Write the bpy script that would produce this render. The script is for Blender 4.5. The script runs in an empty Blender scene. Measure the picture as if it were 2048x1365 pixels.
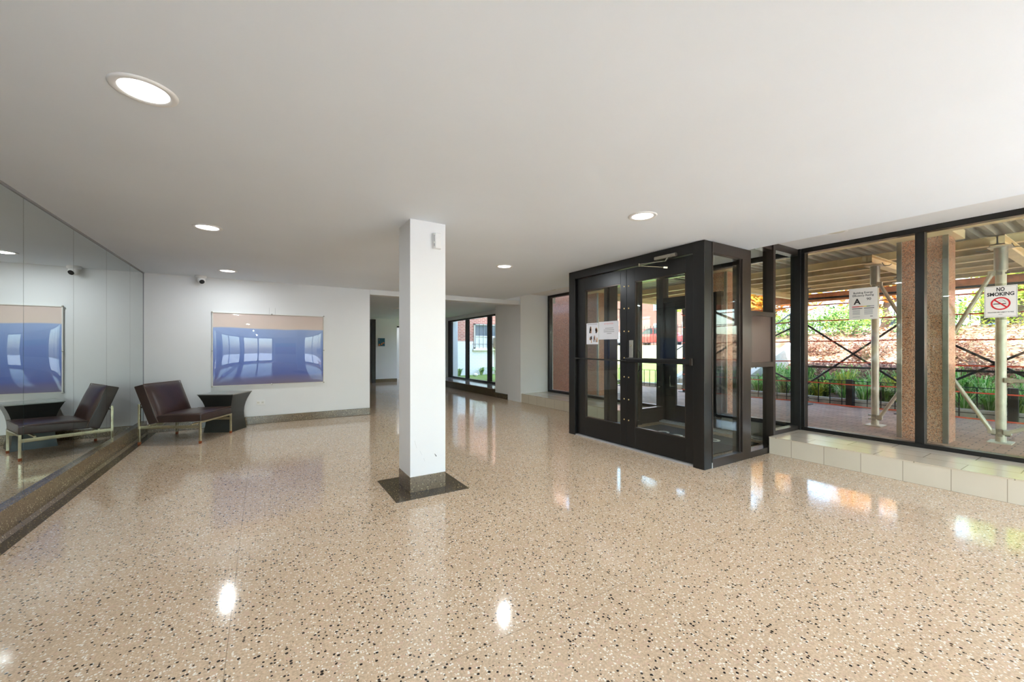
import bpy, math, random
from mathutils import Vector, Matrix, Euler
PI = math.pi
SC = bpy.context.scene
COL = SC.collection

# ------------------------------------------------------------------ camera
cam_data = bpy.data.cameras.new('camera')
cam_data.sensor_width = 36.0
cam_data.lens = 800.0 / 2048.0 * 36.0
cam_data.shift_y = 15.5 / 2048.0
cam_data.clip_start = 0.05
cam_data.clip_end = 400
cam = bpy.data.objects.new('camera', cam_data)
COL.objects.link(cam)
cam.location = (0, 0, 1.3)
cam.rotation_euler = (PI/2, 0, -math.atan(499/800))
SC.camera = cam

# ------------------------------------------------------------------ world, sun, exposure
SC.view_settings.view_transform = 'Standard'
SC.view_settings.look = 'None'
SC.view_settings.gamma = 1.0
SC.view_settings.use_curve_mapping = False
SC.view_settings.exposure = 1.04
world = bpy.data.worlds.new('sky')
SC.world = world
world.use_nodes = True
wn = world.node_tree.nodes; wl = world.node_tree.links
bg = wn['Background']
skyt = wn.new('ShaderNodeTexSky')
skyt.sky_type = 'NISHITA'
skyt.sun_disc = False
skyt.sun_elevation = math.radians(54)
skyt.sun_rotation = math.radians(243)
skyt.dust_density = 2.0
wl.new(skyt.outputs[0], bg.inputs[0])
bg.inputs[1].default_value = 1.15
sun_d = bpy.data.lights.new('sun', 'SUN')
sun_d.energy = 10.5
sun_d.angle = math.radians(0.6)
sun_d.color = (0.99, 0.98, 0.96)
sun = bpy.data.objects.new('sun', sun_d)
COL.objects.link(sun)
sun.location = (20, -20, 30)
sun.rotation_euler = Vector((-0.52, -0.26, 0.80)).to_track_quat('Z', 'Y').to_euler()
LAMP_W = 7.2          # power of each ceiling downlight
LAMP_COL = (0.90, 0.96, 1.0)
SC.cycles.transparent_max_bounces = 32
SC.cycles.max_bounces = 10
SC.cycles.diffuse_bounces = 6
SC.cycles.glossy_bounces = 5
SC.cycles.sample_clamp_indirect = 6.0
SC.cycles.caustics_reflective = False
SC.cycles.caustics_refractive = False

# ------------------------------------------------------------------ material helpers
def s2l(c):
    return tuple(((v/255)/12.92 if v/255 <= 0.04045 else ((v/255+0.055)/1.055)**2.4) for v in c)
def newmat(name):
    m = bpy.data.materials.new(name); m.use_nodes = True
    nt = m.node_tree
    return m, nt.nodes, nt.links, nt.nodes['Principled BSDF']
def plain(name, rgb, rough=0.6, metal=0.0, var=0.06, scale=6.0, bump=0.0, spec=None, coat=0.0):
    """principled with a little procedural mottling; rgb in 0-255 sRGB"""
    m, n, l, p = newmat(name)
    c = s2l(rgb)
    tc = n.new('ShaderNodeTexCoord')
    no = n.new('ShaderNodeTexNoise'); no.inputs['Scale'].default_value = scale; no.inputs['Detail'].default_value = 4
    l.new(tc.outputs['Object'], no.inputs['Vector'])
    r = n.new('ShaderNodeValToRGB')
    r.color_ramp.elements[0].position = 0.3; r.color_ramp.elements[1].position = 0.7
    r.color_ramp.elements[0].color = (*[v*(1-var) for v in c], 1)
    r.color_ramp.elements[1].color = (*[min(1, v*(1+var)) for v in c], 1)
    l.new(no.outputs[0], r.inputs[0]); l.new(r.outputs[0], p.inputs['Base Color'])
    p.inputs['Roughness'].default_value = rough
    p.inputs['Metallic'].default_value = metal
    if spec is not None: p.inputs['Specular IOR Level'].default_value = spec
    if coat: p.inputs['Coat Weight'].default_value = coat
    if bump:
        b = n.new('ShaderNodeBump'); b.inputs['Strength'].default_value = bump; b.inputs['Distance'].default_value = 0.01
        l.new(no.outputs[0], b.inputs['Height']); l.new(b.outputs[0], p.inputs['Normal'])
    return m
def mth(n, l, op, a, b=None, c=None):
    x = n.new('ShaderNodeMath'); x.operation = op
    for i, v in enumerate((a, b, c)):
        if v is None: continue
        if isinstance(v, (int, float)): x.inputs[i].default_value = v
        else: l.new(v, x.inputs[i])
    return x.outputs[0]
def mixc(n, l, f, a, b):
    x = n.new('ShaderNodeMix'); x.data_type = 'RGBA'
    for i, v in ((0, f), (6, a), (7, b)):
        if isinstance(v, (int, float)): x.inputs[i].default_value = v
        elif isinstance(v, tuple): x.inputs[i].default_value = (*v, 1)
        else: l.new(v, x.inputs[i])
    return x.outputs[2]
def chips(n, l, vec, scale, dens, size, seed=0.0):
    """mask of irregular stone chips: 1 inside a chip"""
    mp = n.new('ShaderNodeMapping'); mp.inputs['Location'].default_value = (seed, seed*1.7, seed*.3)
    l.new(vec, mp.inputs[0])
    v = n.new('ShaderNodeTexVoronoi'); v.inputs['Scale'].default_value = scale
    l.new(mp.outputs[0], v.inputs['Vector'])
    sp = n.new('ShaderNodeSeparateColor'); l.new(v.outputs['Color'], sp.inputs[0])
    pick = mth(n, l, 'LESS_THAN', sp.outputs[0], dens)
    rad = mth(n, l, 'MULTIPLY_ADD', sp.outputs[1], size, size*0.45)
    ins = mth(n, l, 'LESS_THAN', v.outputs['Distance'], rad)
    return mth(n, l, 'MULTIPLY', pick, ins)
def terrazzo(name, base, base2, dark, light, ddens, ldens, rough, sc=70, joints=True, pink=None):
    m, n, l, p = newmat(name)
    tc = n.new('ShaderNodeTexCoord'); vec = tc.outputs['Object']
    no = n.new('ShaderNodeTexNoise'); no.inputs['Scale'].default_value = 1.3; no.inputs['Detail'].default_value = 5
    l.new(vec, no.inputs['Vector'])
    col = mixc(n, l, no.outputs[0], s2l(base), s2l(base2))
    fine = n.new('ShaderNodeTexNoise'); fine.inputs['Scale'].default_value = 90; fine.inputs['Detail'].default_value = 2
    l.new(vec, fine.inputs['Vector'])
    fr = n.new('ShaderNodeMapRange'); fr.inputs[1].default_value = .35; fr.inputs[2].default_value = .65
    fr.inputs[3].default_value = .82; fr.inputs[4].default_value = 1.12
    l.new(fine.outputs[0], fr.inputs[0])
    vm = n.new('ShaderNodeVectorMath'); vm.operation = 'SCALE'; l.new(col, vm.inputs[0]); l.new(fr.outputs[0], vm.inputs['Scale'])
    col = vm.outputs[0]
    if pink: col = mixc(n, l, chips(n, l, vec, sc*0.9, 0.16, 0.5, 3.1), col, s2l(pink))
    col = mixc(n, l, chips(n, l, vec, sc*1.5, ldens, 0.42, 7.7), col, s2l(light))
    col = mixc(n, l, chips(n, l, vec, sc, ddens, 0.33, 0.0), col, s2l(dark))
    if joints:
        sx = n.new('ShaderNodeSeparateXYZ'); l.new(vec, sx.inputs[0])
        def line(o, off, per):
            a = mth(n, l, 'SUBTRACT', o, off); a = mth(n, l, 'DIVIDE', a, per)
            a = mth(n, l, 'FRACT', a); a = mth(n, l, 'SUBTRACT', a, 0.5); a = mth(n, l, 'ABSOLUTE', a)
            return mth(n, l, 'GREATER_THAN', a, 0.5 - 0.0022/per)
        j = mth(n, l, 'MAXIMUM', line(sx.outputs[0], -0.13, 1.83), line(sx.outputs[1], 1.55, 1.83))
        jm = mth(n, l, 'MULTIPLY', j, 0.4)
        col = mixc(n, l, jm, col, s2l((105, 88, 66)))
    l.new(col, p.inputs['Base Color'])
    rn = n.new('ShaderNodeTexNoise'); rn.inputs['Scale'].default_value = 0.9; l.new(vec, rn.inputs['Vector'])
    rr = n.new('ShaderNodeMapRange'); rr.inputs[3].default_value = rough*0.7; rr.inputs[4].default_value = rough*1.4
    l.new(rn.outputs[0], rr.inputs[0]); l.new(rr.outputs[0], p.inputs['Roughness'])
    wv = n.new('ShaderNodeTexNoise'); wv.inputs['Scale'].default_value = 2.2; l.new(vec, wv.inputs['Vector'])
    b = n.new('ShaderNodeBump'); b.inputs['Strength'].default_value = 0.06; b.inputs['Distance'].default_value = 0.02
    l.new(wv.outputs[0], b.inputs['Height']); l.new(b.outputs[0], p.inputs['Normal'])
    p.inputs['IOR'].default_value = 1.55
    return m
def granite(name):
    m, n, l, p = newmat(name)
    tc = n.new('ShaderNodeTexCoord'); vec = tc.outputs['Object']
    v = n.new('ShaderNodeTexVoronoi'); v.inputs['Scale'].default_value = 120; l.new(vec, v.inputs['Vector'])
    sp = n.new('ShaderNodeSeparateColor'); l.new(v.outputs['Color'], sp.inputs[0])
    r = n.new('ShaderNodeValToRGB'); r.color_ramp.interpolation = 'CONSTANT'
    es = r.color_ramp.elements
    es[0].position = 0; es[0].color = (*s2l((116, 88, 76)), 1)
    es[1].position = .12; es[1].color = (*s2l((214, 150, 120)), 1)
    for pos, c in ((.38, (238, 168, 130)), (.62, (242, 194, 164)), (.84, (190, 152, 132))):
        e = es.new(pos); e.color = (*s2l(c), 1)
    l.new(sp.outputs[0], r.inputs[0])
    no = n.new('ShaderNodeTexNoise'); no.inputs['Scale'].default_value = 4; l.new(vec, no.inputs['Vector'])
    col = mixc(n, l, mth(n, l, 'MULTIPLY', no.outputs[0], 0.35), r.outputs[0], s2l((180, 120, 92)))
    l.new(col, p.inputs['Base Color']); p.inputs['Roughness'].default_value = 0.18
    return m
def bricks(name, c1, c2, mortar, w, h, ms=0.012, plane='xy', rough=0.85, bump=0.4, off=0.5, var=0.3, split=None):
    """brick texture in metres; plane says which object axes carry it"""
    m, n, l, p = newmat(name)
    tc = n.new('ShaderNodeTexCoord'); sx = n.new('ShaderNodeSeparateXYZ'); l.new(tc.outputs['Object'], sx.inputs[0])
    cb = n.new('ShaderNodeCombineXYZ'); ax = {'x': 0, 'y': 1, 'z': 2}
    l.new(sx.outputs[ax[plane[0]]], cb.inputs[0]); l.new(sx.outputs[ax[plane[1]]], cb.inputs[1])
    b = n.new('ShaderNodeTexBrick')
    b.inputs['Scale'].default_value = 1; b.inputs['Brick Width'].default_value = w; b.inputs['Row Height'].default_value = h
    b.inputs['Mortar Size'].default_value = ms; b.inputs['Mortar Smooth'].default_value = 0.1; b.offset = off
    b.inputs['Bias'].default_value = 0
    b.inputs['Color1'].default_value = (*s2l(c1), 1); b.inputs['Color2'].default_value = (*s2l(c2), 1)
    b.inputs['Mortar'].default_value = (*s2l(mortar), 1)
    l.new(cb.outputs[0], b.inputs['Vector'])
    no = n.new('ShaderNodeTexNoise'); no.inputs['Scale'].default_value = 3; no.inputs['Detail'].default_value = 6
    l.new(tc.outputs['Object'], no.inputs['Vector'])
    mr = n.new('ShaderNodeMapRange'); mr.inputs[3].default_value = 1-var; mr.inputs[4].default_value = 1+var
    l.new(no.outputs[0], mr.inputs[0])
    vm = n.new('ShaderNodeVectorMath'); vm.operation = 'SCALE'; l.new(b.outputs[0], vm.inputs[0]); l.new(mr.outputs[0], vm.inputs['Scale'])
    col = vm.outputs[0]
    if split:                                         # painted lower part
        mask = mth(n, l, 'LESS_THAN', sx.outputs[2], split[0])
        mort = mixc(n, l, b.outputs['Fac'], s2l(split[1]), s2l(split[2]))
        col = mixc(n, l, mask, col, mort)
    l.new(col, p.inputs['Base Color']); p.inputs['Roughness'].default_value = rough
    if bump:
        bp = n.new('ShaderNodeBump'); bp.inputs['Strength'].default_value = bump; bp.inputs['Distance'].default_value = 0.006; bp.invert = True
        l.new(b.outputs['Fac'], bp.inputs['Height']); l.new(bp.outputs[0], p.inputs['Normal'])
    return m
def glassmat(name, tint=(.93, .96, .94), f0=0.04, k=1.0):
    m, n, l, p = newmat(name); n.remove(p)
    lw = n.new('ShaderNodeLayerWeight'); lw.inputs[0].default_value = 0.5
    f5 = mth(n, l, 'POWER', lw.outputs['Facing'], 5.0)
    f = mth(n, l, 'MULTIPLY_ADD', f5, k*(1-f0), f0)
    tr = n.new('ShaderNodeBsdfTransparent'); tr.inputs[0].default_value = (*tint, 1)
    gl = n.new('ShaderNodeBsdfGlossy'); gl.inputs['Roughness'].default_value = 0.0
    mx = n.new('ShaderNodeMixShader'); l.new(f, mx.inputs[0]); l.new(tr.outputs[0], mx.inputs[1]); l.new(gl.outputs[0], mx.inputs[2])
    l.new(mx.outputs[0], n['Material Output'].inputs[0])
    return m
def emis(name, rgb, s):
    m, n, l, p = newmat(name)
    p.inputs['Base Color'].default_value = (.8, .8, .8, 1)
    p.inputs['Emission Color'].default_value = (*rgb, 1); p.inputs['Emission Strength'].default_value = s
    return m
def foliage(name, cols, trans=0.35):
    m, n, l, p = newmat(name)
    g = n.new('ShaderNodeNewGeometry')
    r = n.new('ShaderNodeValToRGB'); es = r.color_ramp.elements
    es[0].color = (*s2l(cols[0]), 1); es[1].color = (*s2l(cols[-1]), 1)
    for i, c in enumerate(cols[1:-1]):
        e = es.new((i+1)/(len(cols)-1)); e.color = (*s2l(c), 1)
    l.new(g.outputs['Random Per Island'], r.inputs[0]); l.new(r.outputs[0], p.inputs['Base Color'])
    p.inputs['Roughness'].default_value = 0.55; p.inputs['Specular IOR Level'].default_value = 0.3
    t = n.new('ShaderNodeBsdfTranslucent'); l.new(r.outputs[0], t.inputs[0])
    mx = n.new('ShaderNodeMixShader'); mx.inputs[0].default_value = trans
    l.new(p.outputs[0], mx.inputs[1]); l.new(t.outputs[0], mx.inputs[2]); l.new(mx.outputs[0], n['Material Output'].inputs[0])
    return m

M = {}
M['wall'] = plain('white wall paint', (232, 233, 233), 0.55, var=0.015, scale=1.5, bump=0.05)
M['ceiling'] = plain('ceiling paint', (234, 240, 246), 0.8, var=0.025, scale=0.7, bump=0.05)
M['soffit'] = plain('recess ceiling paint', (232, 231, 229), 0.8, var=0.02, scale=0.7)
M['floor'] = terrazzo('terrazzo floor', (213, 187, 157), (201, 173, 142), (38, 30, 24), (240, 232, 216), 0.25, 0.28, 0.085, 70, True, (208, 176, 150))
M['dterr'] = terrazzo('dark terrazzo', (86, 72, 50), (74, 62, 44), (32, 26, 20), (170, 152, 112), 0.25, 0.12, 0.16, 80, False)
M['bterr'] = terrazzo('brown terrazzo baseboard', (122, 106, 80), (110, 93, 70), (58, 47, 36), (185, 168, 130), 0.2, 0.16, 0.22, 80, False)
M['black'] = plain('dark bronze anodised frame', (15, 14, 13), 0.32, 0.0, var=0.12, scale=3)
M['bronze'] = plain('worn bronze side frame', (74, 66, 60), 0.28, 0.7, var=0.10, scale=2)
M['blackplastic'] = plain('black push bar', (20, 20, 21), 0.4, 0.2, var=0.05)
M['steel'] = plain('brushed steel', (176, 172, 162), 0.3, 0.9, var=0.08, scale=12)
M['galv'] = plain('galvanised steel pipe', (206, 198, 178), 0.42, 0.3, var=0.16, scale=9)
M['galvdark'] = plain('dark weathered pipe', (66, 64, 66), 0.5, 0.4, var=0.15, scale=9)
M['cream'] = plain('cream painted steel', (244, 224, 178), 0.6, 0.0, var=0.10, scale=3)
M['rustbeam'] = plain('rust stained beam', (206, 184, 146), 0.7, 0.0, var=0.25, scale=5)
M['deck'] = plain('corrugated deck', (176, 172, 156), 0.45, 0.2, var=0.12, scale=2)
M['gold'] = plain('brushed brass and nickel', (204, 196, 168), 0.25, 0.9, var=0.08, scale=20)
M['brass'] = plain('bright brass screw', (240, 214, 150), 0.35, 0.3, var=.02)
M['rubberfoot'] = plain('rust orange foot cap', (150, 78, 40), 0.6)
M['leather'] = plain('dark brown leather', (58, 40, 36), 0.30, 0.0, var=0.18, scale=7, bump=0.25)
M['piping'] = plain('leather piping', (92, 72, 60), 0.35, var=0.1)
M['table'] = plain('charcoal laminate', (52, 53, 50), 0.30, 0.0, var=0.05)
M['tabletop_sheen'] = plain('charcoal top with painted sheen', (150, 151, 146), 0.14, 0.0, var=0.05)  # charcoal top, with the wall's reflection painted in as lighter grey
M['mirror'] = None
m, n, l, p = newmat('silvered mirror')
p.inputs['Base Color'].default_value = (0.74, 0.795, 0.785, 1); p.inputs['Metallic'].default_value = 1; p.inputs['Roughness'].default_value = 0.0
M['mirror'] = m
M['glass'] = glassmat('window glass')
M['acrylic'] = glassmat('bulged acrylic', (.98, .98, .98), 0.055, 1.0)
M['tile'] = bricks('cream platform tile front', (206, 196, 176), (212, 202, 182), (158, 146, 124), 0.325, 0.5, 0.003, 'yz', 0.35, 0.0, 0.0, 0.05)
M['tiletop'] = bricks('cream platform tile top', (206, 192, 170), (214, 200, 180), (150, 138, 118), 0.61, 0.28, 0.004, 'yx', 0.16, 0.0, 0.5, 0.05)
M['granite'] = granite('pink granite')
M['paver'] = bricks('red brick pavers', (184, 148, 128), (200, 164, 142), (136, 116, 102), 0.20, 0.10, 0.006, 'yx', 0.8, 0.5)
M['courtbrick'] = bricks('courtyard brick wall', (186, 112, 92), (160, 90, 74), (206, 186, 170), 0.215, 0.075, 0.010, 'xz', 0.85, 0.3, 0.5, 0.2, (1.53, (236, 234, 232), (216, 214, 212)))
M['redbrick'] = bricks('street building brick', (136, 72, 60), (116, 60, 50), (130, 112, 104), 0.3, 0.1, 0.01, 'yz', 0.85, 0.0)
M['white'] = plain('white plastic', (236, 236, 234), 0.4, var=0.02)
M['offwhite'] = plain('white painted trim', (226, 224, 216), 0.5, var=0.03)
M['paper'] = plain('white paper', (226, 226, 232), 0.7, var=0.01)
M['signgrey'] = plain('sign paper', (222, 218, 212), 0.5, var=0.01)
M['laminate'] = glassmat('clear laminate pouch', (.88, .90, .86), 0.06)
M['ink'] = plain('black ink', (26, 26, 28), 0.6, var=0.0)
M['greyink'] = plain('grey print', (140, 140, 146), 0.6, var=0.0)
M['redink'] = plain('red ink', (196, 26, 36), 0.5, var=0.0)
M['pinkink'] = plain('pale red print', (226, 130, 138), 0.6, var=0.0)
M['skinink'] = plain('tan print', (196, 150, 110), 0.6, var=0.0)
M['blueink'] = plain('blue print', (70, 84, 130), 0.6, var=0.0)
M['orangeink'] = plain('orange print', (226, 130, 60), 0.6, var=0.0)
M['yellowink'] = plain('yellow print', (222, 196, 80), 0.6, var=0.0)
M['greenink'] = plain('green print', (92, 130, 84), 0.6, var=0.0)
M['tealink'] = plain('teal print', (38, 92, 110), 0.5, var=0.3, scale=20)
M['lens'] = emis('downlight lens', (1, .985, .96), 2.2)
M['lensoff'] = plain('unlit lens', (206, 204, 190), 0.35)
M['mat'] = plain('grey entrance mat', (74, 76, 76), 0.95, var=0.15, scale=60, bump=0.3)
M['greyseal'] = plain('grey sealant strip', (150, 152, 156), 0.5, 0.2, var=.03)
M['alu'] = plain('aluminium threshold', (196, 196, 196), 0.35, 0.5, var=0.05)
M['panelgrey'] = plain('grey bulkhead panel', (140, 136, 124), 0.35, 0.2, var=0.05)
M['rope'] = plain('orange red safety line', (226, 88, 62), 0.6)
M['fence'] = plain('black painted iron', (30, 31, 34), 0.45, 0.3)
M['curb'] = plain('concrete curb', (186, 184, 178), 0.9, var=0.12, scale=14, bump=0.2)
M['concrete'] = plain('retaining wall concrete', (196, 182, 148), 0.9, var=0.12, scale=2, bump=0.2)
M['stone'] = plain('pale stone steps', (196, 188, 174), 0.85, var=0.06, scale=5)
M['reflector'] = plain('pale concrete plaza', (226, 226, 226), 0.9, var=.05)  # bounce ground added outside the rear windows
M['asphalt'] = plain('street asphalt', (110, 110, 114), 0.9, var=0.1)
M['soil'] = None
M['grass'] = plain('lawn', (112, 136, 62), 0.95, var=0.25, scale=12, bump=0.4)
M['carred'] = plain('red car paint', (196, 34, 32), 0.25, 0.1, var=0.02, coat=1.0)
M['carwhite'] = plain('white car paint', (228, 230, 234), 0.25, 0.1, var=0.02, coat=1.0)
M['carblue'] = plain('blue car paint', (60, 84, 140), 0.25, 0.1, var=0.02, coat=1.0)
M['carglass'] = plain('dark car glass', (38, 46, 54), 0.08, 0.0, var=0.02)
M['tyre'] = plain('tyre rubber', (24, 24, 25), 0.85)
M['bark'] = plain('tree bark', (92, 76, 62), 0.9, var=0.3, scale=16, bump=0.5)
M['windowdark'] = plain('window pane dark', (96, 104, 116), 0.1, 0.0, var=0.2, scale=1)
M['windowshade'] = plain('window blind', (214, 214, 208), 0.6, 0.0, var=0.05, scale=1)
M['acbody'] = plain('air conditioner housing', (168, 156, 136), 0.6, var=0.1)
M['lightblock'] = plain('light masonry', (150, 148, 148), 0.85, var=0.12, scale=0.6)
M['leafgreen'] = foliage('green leaves', [(44, 80, 38), (86, 132, 58), (136, 172, 84), (186, 206, 124)])
M['leafyellow'] = foliage('yellow green leaves', [(96, 132, 44), (150, 172, 62), (196, 204, 92), (216, 206, 90)])
M['leafred'] = foliage('russet leaves', [(104, 70, 58), (148, 104, 88), (176, 132, 112), (200, 166, 146), (128, 118, 80)])
M['leafautumn'] = foliage('autumn leaves', [(196, 146, 56), (222, 176, 66), (214, 110, 62), (190, 196, 90)])
M['leaflitter'] = foliage('leaf litter', [(130, 92, 70), (168, 130, 100), (196, 172, 142), (150, 100, 76), (214, 200, 180)], 0.1)
M['bladegreen'] = foliage('fresh green blades', [(64, 128, 52), (116, 182, 76), (172, 216, 116), (226, 240, 190)])
m, n, l, p = newmat('planted slope soil')
tc = n.new('ShaderNodeTexCoord'); no = n.new('ShaderNodeTexNoise'); no.inputs['Scale'].default_value = 5; no.inputs['Detail'].default_value = 8
l.new(tc.outputs['Object'], no.inputs['Vector'])
r = n.new('ShaderNodeValToRGB'); es = r.color_ramp.elements
es[0].position = .3; es[0].color = (*s2l((92, 66, 50)), 1); es[1].position = .72; es[1].color = (*s2l((176, 152, 124)), 1)
e = es.new(.5); e.color = (*s2l((134, 98, 76)), 1)
l.new(no.outputs[0], r.inputs[0]); l.new(r.outputs[0], p.inputs['Base Color']); p.inputs['Roughness'].default_value = .95
M['soil'] = m
# the printed picture under the acrylic sheet
def paintmat(name, stops, wave=0.05, zr=(-.6, .6)):
    m, n, l, p = newmat(name)
    tc = n.new('ShaderNodeTexCoord'); sx = n.new('ShaderNodeSeparateXYZ'); l.new(tc.outputs['Object'], sx.inputs[0])
    no = n.new('ShaderNodeTexNoise'); no.inputs['Scale'].default_value = 1.5; no.inputs['Detail'].default_value = 1
    l.new(tc.outputs['Object'], no.inputs['Vector'])
    z = mth(n, l, 'MULTIPLY_ADD', mth(n, l, 'SUBTRACT', no.outputs[0], 0.5), wave*2, sx.outputs[2])
    mr = n.new('ShaderNodeMapRange'); mr.inputs[1].default_value = zr[0]; mr.inputs[2].default_value = zr[1]; l.new(z, mr.inputs[0])
    r = n.new('ShaderNodeValToRGB'); es = r.color_ramp.elements
    es[0].position = stops[0][0]; es[0].color = (*s2l(stops[0][1]), 1); es[1].position = stops[-1][0]; es[1].color = (*s2l(stops[-1][1]), 1)
    for pos, c in stops[1:-1]:
        e = es.new(pos); e.color = (*s2l(c), 1)
    l.new(mr.outputs[0], r.inputs[0]); l.new(r.outputs[0], p.inputs['Base Color']); p.inputs['Roughness'].default_value = .6
    return m
M['print'] = paintmat('blue landscape print', [(0, (130, 122, 146)), (.10, (108, 110, 164)), (.14, (92, 110, 184)), (.32, (102, 130, 204)), (.55, (128, 156, 218)), (.785, (160, 184, 230)), (.80, (236, 218, 206)), (1, (228, 208, 198))])
M['print2'] = paintmat('magenta landscape print', [(0, (112, 60, 96)), (.25, (150, 40, 96)), (.30, (150, 84, 168)), (.6, (176, 100, 176)), (.68, (86, 170, 206)), (1, (110, 190, 226))])

# ------------------------------------------------------------------ mesh helpers
ORG = {}
class MB:
    def __init__(s): s.v = []; s.f = []; s.mi = []; s.cur = 0
    def mat(s, i): s.cur = i; return s
    def add(s, vs, fs):
        o = len(s.v); s.v += [tuple(v) for v in vs]
        for f in fs: s.f.append([i+o for i in f]); s.mi.append(s.cur)
        return s
    def box(s, x0, x1, y0, y1, z0, z1):
        if x0 > x1: x0, x1 = x1, x0
        if y0 > y1: y0, y1 = y1, y0
        if z0 > z1: z0, z1 = z1, z0
        return s.add([(x0,y0,z0),(x1,y0,z0),(x1,y1,z0),(x0,y1,z0),(x0,y0,z1),(x1,y0,z1),(x1,y1,z1),(x0,y1,z1)],
                     [(0,3,2,1),(4,5,6,7),(0,1,5,4),(1,2,6,5),(2,3,7,6),(3,0,4,7)])
    def tube(s, a, b, r, n=12, r2=None, caps=True):
        a = Vector(a); b = Vector(b); d = (b-a).normalized()
        u = d.orthogonal().normalized(); w = d.cross(u); r2 = r if r2 is None else r2
        vs = []
        for c, rr in ((a, r), (b, r2)):
            for i in range(n):
                t = 2*PI*i/n; vs.append(c + (u*math.cos(t) + w*math.sin(t))*rr)
        fs = [(i, (i+1) % n, n+(i+1) % n, n+i) for i in range(n)]
        if caps: fs += [tuple(range(n))[::-1], tuple(range(n, 2*n))]
        return s.add(vs, fs)
    def path(s, pts, r, n=8):
        for a, b in zip(pts, pts[1:]): s.tube(a, b, r, n)
        return s
    def bar(s, a, b, w, h, up=(0, 0, 1)):
        """rectangular bar from a to b, w across, h along up"""
        a = Vector(a); b = Vector(b); d = (b-a).normalized(); side = d.cross(Vector(up)).normalized(); u2 = side.cross(d)
        vs = []
        for c in (a, b):
            for i, j in ((-1,-1),(1,-1),(1,1),(-1,1)): vs.append(c + side*w/2*i + u2*h/2*j)
        return s.add(vs, [(0,1,2,3)[::-1],(4,5,6,7),(0,1,5,4),(1,2,6,5),(2,3,7,6),(3,0,4,7)])
    def prism(s, poly, f0, f1):
        """poly: list of 2-D points; f0,f1 map a 2-D point to 3-D at each end"""
        k = len(poly); vs = [f0(q) for q in poly] + [f1(q) for q in poly]
        fs = [tuple(range(k))[::-1], tuple(range(k, 2*k))] + [(i, (i+1) % k, k+(i+1) % k, k+i) for i in range(k)]
        return s.add(vs, fs)
    def lathe(s, c, prof, n=32, axis='z'):
        """prof: (r, h) list revolved about the axis through c"""
        vs = []
        for r, h in prof:
            for i in range(n):
                t = 2*PI*i/n
                q = (r*math.cos(t), r*math.sin(t), h)
                if axis == 'x': q = (q[2], q[0], q[1])
                if axis == 'y': q = (q[0], q[2], q[1])
                vs.append((c[0]+q[0], c[1]+q[1], c[2]+q[2]))
        fs = []
        for k in range(len(prof)-1):
            for i in range(n):
                fs.append((k*n+i, k*n+(i+1) % n, (k+1)*n+(i+1) % n, (k+1)*n+i))
        fs += [tuple(range(n))[::-1], tuple(range((len(prof)-1)*n, len(prof)*n))]
        return s.add(vs, fs)
    def grid(s, fn, nu, nv):
        vs = [fn(i/nu, j/nv) for j in range(nv+1) for i in range(nu+1)]
        fs = [(j*(nu+1)+i, j*(nu+1)+i+1, (j+1)*(nu+1)+i+1, (j+1)*(nu+1)+i) for j in range(nv) for i in range(nu)]
        return s.add(vs, fs)
    def build(s, name, mats, parent=None, loc=None, smooth=False, bevel=0.0, fix=True, seg=2):
        if not isinstance(mats, (list, tuple)): mats = [mats]
        org = Vector(ORG[parent.name]) if parent else None
        if org is None:
            if loc is None:
                xs = [v[0] for v in s.v]; ys = [v[1] for v in s.v]; zs = [v[2] for v in s.v]
                loc = ((min(xs)+max(xs))/2, (min(ys)+max(ys))/2, min(zs))
            org = Vector(loc)
        me = bpy.data.meshes.new(name)
        me.from_pydata([tuple(Vector(v)-org) for v in s.v], [], s.f)
        for mm in mats: me.materials.append(mm)
        for pp, i in zip(me.polygons, s.mi): pp.material_index = i; pp.use_smooth = smooth
        me.update()
        if fix:
            import bmesh
            bm = bmesh.new(); bm.from_mesh(me); bmesh.ops.recalc_face_normals(bm, faces=bm.faces); bm.to_mesh(me); bm.free()
        o = bpy.data.objects.new(name, me); COL.objects.link(o)
        if parent: o.parent = parent
        else: o.location = org
        ORG[o.name] = tuple(org)
        if bevel:
            b = o.modifiers.new('bevel', 'BEVEL'); b.width = bevel; b.segments = seg; b.limit_method = 'ANGLE'; b.angle_limit = math.radians(40)
            for pp in me.polygons: pp.use_smooth = True
            o.modifiers.new('wn', 'WEIGHTED_NORMAL')
        elif smooth: 
            try: me.set_sharp_from_angle(angle=math.radians(40))
            except Exception: pass
        return o
def tag(o, label, cat, group=None):
    o['label'] = label; o['category'] = cat
    if group: o['group'] = group
    return o
def struct(o, label=None):
    o['kind'] = 'structure'
    if label: o['label'] = label
    return o
def thing(name, label, cat, loc, group=None):
    o = bpy.data.objects.new(name, None); COL.objects.link(o); o.location = loc
    o.empty_display_size = 0.1
    ORG[o.name] = tuple(loc); tag(o, label, cat, group)
    return o
def sthing(name, loc, label=None):
    o = bpy.data.objects.new(name, None); COL.objects.link(o); o.location = loc
    o.empty_display_size = 0.1
    ORG[o.name] = tuple(loc); return struct(o, label)
def copy_tree(o, parent=None):
    c = o.copy(); COL.objects.link(c)
    if parent: c.parent = parent
    for ch in list(o.children): copy_tree(ch, c)
    return c
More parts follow.
